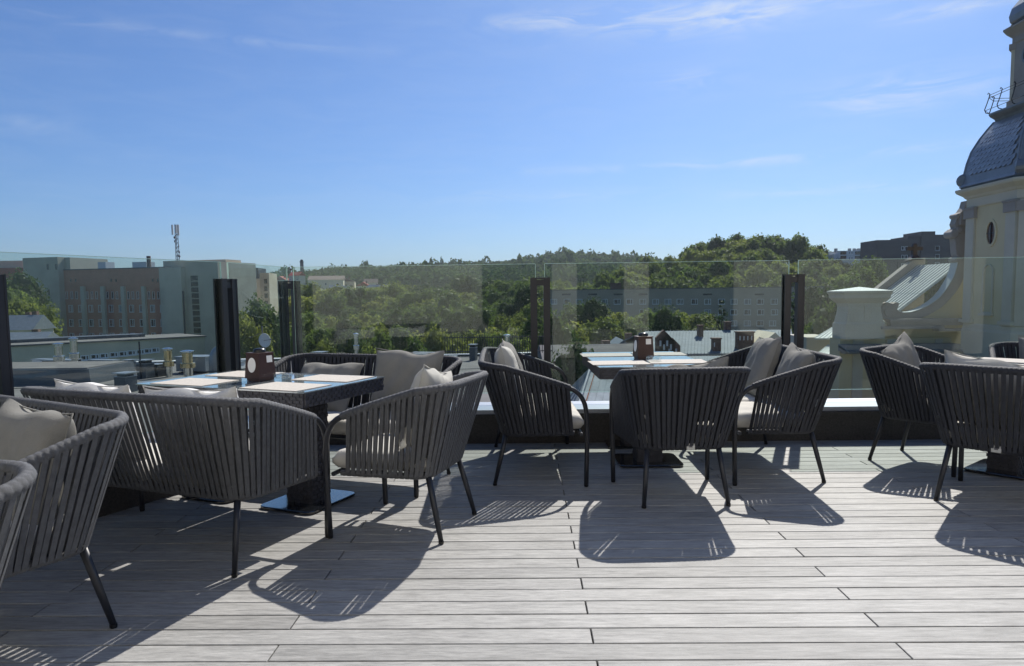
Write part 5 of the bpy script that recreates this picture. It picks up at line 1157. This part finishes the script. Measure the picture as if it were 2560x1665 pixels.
# upper bracket with small volutes hugging the tower
br = [(2262, 602), (2220, 602), (2216, 590), (2214, 565), (2212, 552), (2206, 546), (2203, 540), (2208, 534), (2216, 530), (2213, 522), (2217, 510), (2216, 500), (2228, 494), (2236, 482), (2240, 468), (2262, 466)]
m = MB(); m.prism([W2(*p) for p in br], YS-CYc-.24, YS-CYc+.24); o = m.build('bracket', 'church_grey', parent=ch)
for px_, py_, rr in ((2210, 545, .2), (2222, 536, .16), (2218, 604, .13), (2220, 503, .12)):
    c_ = W2(px_, py_); m = MB(); m.tube([Vector((c_[0], YS-CYc-.34, c_[1])), Vector((c_[0], YS-CYc-.30, c_[1])), Vector((c_[0], YS-CYc+.30, c_[1]))], [rr*.75, rr, rr], 14); m.build('bracket_volute', 'church_grey', parent=o)
c_ = W2(2226, 512); m = MB(); m.box((c_[0]+.35, YS-CYc-.3, c_[1]), (.9, .3, .5)); m.build('bracket_block', 'church_grey', parent=o)
# pedestal at the left end
pl = W2(1943, 690)[0]; pr = W2(2050, 690)[0]; pcx = (pl+pr)/2
def zz(py): return W2(2000, py)[1]
prof = [(1.06, zz(676)), (1.06, zz(680)), (1.0, zz(684)), (.98, zz(692)), (.86, zz(699)), (.74, zz(704)), (.70, zz(712)), (.71, zz(724)), (.76, zz(738)), (.79, zz(748)), (.84, zz(752)), (.84, zz(786))]
m = MB(); loops = []
for r_, z_ in reversed(prof): hx = r_*(pr-pl)/2.0; loops.append([Vector((pcx+sx*hx, YS-CYc+sy*hx*.8, z_)) for sx, sy in ((-1, -1), (1, -1), (1, 1), (-1, 1))])
m.loft(loops); ped = m.build('pedestal', 'church_cream', parent=ch)
hx = 1.07*(pr-pl)/2; z1 = zz(676); m = MB(); m.add([(pcx-hx, YS-CYc-hx*.8, z1), (pcx+hx, YS-CYc-hx*.8, z1), (pcx+hx, YS-CYc+hx*.8, z1), (pcx-hx, YS-CYc+hx*.8, z1), (pcx, YS-CYc, z1+.2)], [(0, 1, 4), (1, 2, 4), (2, 3, 4), (3, 0, 4), (3, 2, 1, 0)]); m.build('pedestal_cap', 'tin_green', parent=ped)
for sx in (-.55, .1): m = MB(); m.box((pcx+sx*(pr-pl)/2, YS-CYc-.66, zz(728)), (.28, .12, zz(712)-zz(748))); m.build('pedestal_panel', 'church_cream', parent=ped)
# facade wall with cornices below
x0, x1 = W2(1946, 800)[0], -2.4
m = MB(); m.box(((x0+x1)/2, YS-CYc+.3, zz(786)/2), (x1-x0, 1.2, zz(786))); m.build('facade_wall', 'church_yellow', parent=ch)
for ya, yb_, dep, xa, xb in ((741, 748, .5, 2050, 2250), (748, 757, .36, 2055, 2250), (757, 764, .62, 2030, 2170), (764, 770, .5, 2160, 2250)):
    xa_, xb_ = W2(xa, ya)[0], W2(xb, ya)[0]; m = MB(); m.box(((xa_+xb_)/2, YS-CYc-.3-dep/2, (zz(ya)+zz(yb_))/2), (xb_-xa_, dep, zz(ya)-zz(yb_)-.004)); m.build('string_course', 'church_grey', parent=ch)
for xa, xb in ((1975, 1998), (2052, 2078), (2164, 2180)):
    xa_, xb_ = W2(xa, 800)[0], W2(xb, 800)[0]; m = MB(); m.box(((xa_+xb_)/2, YS-CYc-.36, (zz(788))/2), (xb_-xa_, .12, zz(788)-.02)); m.build('lesene', 'church_cream', parent=ch)
m = MB(); a_ = W2(1942, 806)[0]; m.box(((a_+x1)/2, YS-CYc-.75, zz(806)), (x1-a_, .9, .34)); m.box(((a_+x1)/2, YS-CYc-.65, zz(812)), (x1-a_-.2, .6, .3)); m.build('main_cornice', 'church_grey', parent=ch)
ribbed((a_, YS-CYc-1.5, zz(812)), (x1, YS-CYc-1.5, zz(812)), (x1, YS-CYc-.32, zz(800)), (a_, YS-CYc-.32, zz(800)), 14, 'dome_metal', 'cornice_flashing', ch, .03)
xb_ = W2(2075, 840)[0]; ribbed((xb_, -5.4, zz(845)), (-2.3, -5.4, zz(845)), (-2.3, YS-CYc-1.2, zz(818)), (xb_, YS-CYc-1.2, zz(818)), 14, 'dome_metal', 'aisle_roof', ch, .04)
m = MB(); m.box(((xb_-2.3)/2, -2.4, (zz(850))/2), (-2.3-xb_, 5.6, zz(850))); m.build('aisle_wall', 'church_cream', parent=ch)
# nave roof behind the scroll, gable and cross
rn = Vector((21.8, 36.6, 2.55))-CO; rf = Vector((21.8, 40.6, 2.55))-CO; ev = 3.9
ribbed(rn+Vector((-ev, 0, -ev*.78)), rn, rf, rf+Vector((-ev, 0, -ev*.78)), 2, 'tin_green', 'nave_roof_deck', ch, .01)
m = MB()
for i in range(13):
    y_ = lerp(rn.y, rf.y, i/12); a_ = Vector((rn.x-ev, y_, rn.z-ev*.78+.03)); b_ = Vector((rn.x, y_, rn.z+.03)); m.tube([a_, b_], .017, 4)
tag(m.build('nave_seam', 'dome_metal', parent=ch), kind='stuff')
m = MB(); m.prism([(rf.x-ev-.2, rf.z-ev*.78-.1), (rf.x-ev-.2, rf.z-ev*.78+.25), (rf.x-.1, rf.z+.42), (rf.x+.4, rf.z+.42), (rf.x+.4, 0), (rf.x-ev-.2, 0)], rf.y, rf.y+.5); m.build('rear_gable', 'church_grey', parent=ch)
m = MB(); m.box(((rn.x-ev/2), (rn.y+rf.y)/2, (rf.z-ev*.78)/2), (ev, rf.y-rn.y, rf.z-ev*.78)); m.build('nave_wall', 'church_cream', parent=ch)
cb = at(2123, 604, 40.9)-CO; ct = at(2123, 566, 40.9)-CO; hh = ct.z-cb.z; x_ = cb.x
m = MB(); m.loft([[Vector((x_+sx*w_, rf.y+.25+sy*w_, z_)) for sx, sy in ((-1, -1), (1, -1), (1, 1), (-1, 1))] for w_, z_ in ((.36, rf.z+.3), (.2, cb.z+hh*.15), (.12, cb.z+hh*.3), (.11, ct.z-.1), (.08, ct.z))]); m.box((x_, rf.y+.25, cb.z+hh*.68), (.86, .16, .2)); m.build('gable_cross', 'bronze', parent=ch)
# small tin porch roofs left of the church
pr_ = empty('church_porch', (16, 44, -18)); tag(pr_, 'small tin-roofed annex left of the church pedestal', 'annex'); PO2 = Vector((16, 44, -18))
ribbed(at(1893, 786, 42)-PO2, at(1975, 786, 42)-PO2, at(1972, 745, 46)-PO2, at(1962, 745, 46)-PO2, 8, 'tin_green', 'upper_roof', pr_, .04)
ribbed(at(1880, 838, 39)-PO2, at(1965, 836, 39)-PO2, at(1965, 800, 42)-PO2, at(1925, 802, 42)-PO2, 9, 'tin_green', 'lower_roof', pr_, .04)
a_, b_ = at(1900, 786, 42)-PO2, at(1970, 786, 42)-PO2; m = MB(); m.box(((a_.x+b_.x)/2, 1.2, a_.z/2), (b_.x-a_.x, 3.2, a_.z-.1)); m.build('wall', 'church_cream', parent=pr_)

# ================================================================== HAZE
m = MB(); m.box((0, 600, 22), (3600, 1260, 86)); hz = m.build('haze', 'dark_void')
hm = bpy.data.materials.new('haze_air'); hm.use_nodes = True; t = hm.node_tree; t.nodes.clear(); o_ = N(t, 'ShaderNodeOutputMaterial'); pv = N(t, 'ShaderNodeVolumePrincipled')
pv.inputs['Color'].default_value = (.80, .90, 1, 1); pv.inputs['Density'].default_value = .00012; pv.inputs['Anisotropy'].default_value = .35
t.links.new(pv.outputs[0], o_.inputs['Volume']); hz.data.materials.clear(); hz.data.materials.append(hm); tag(hz, 'thin bluish summer haze over the town', 'haze', kind='stuff')
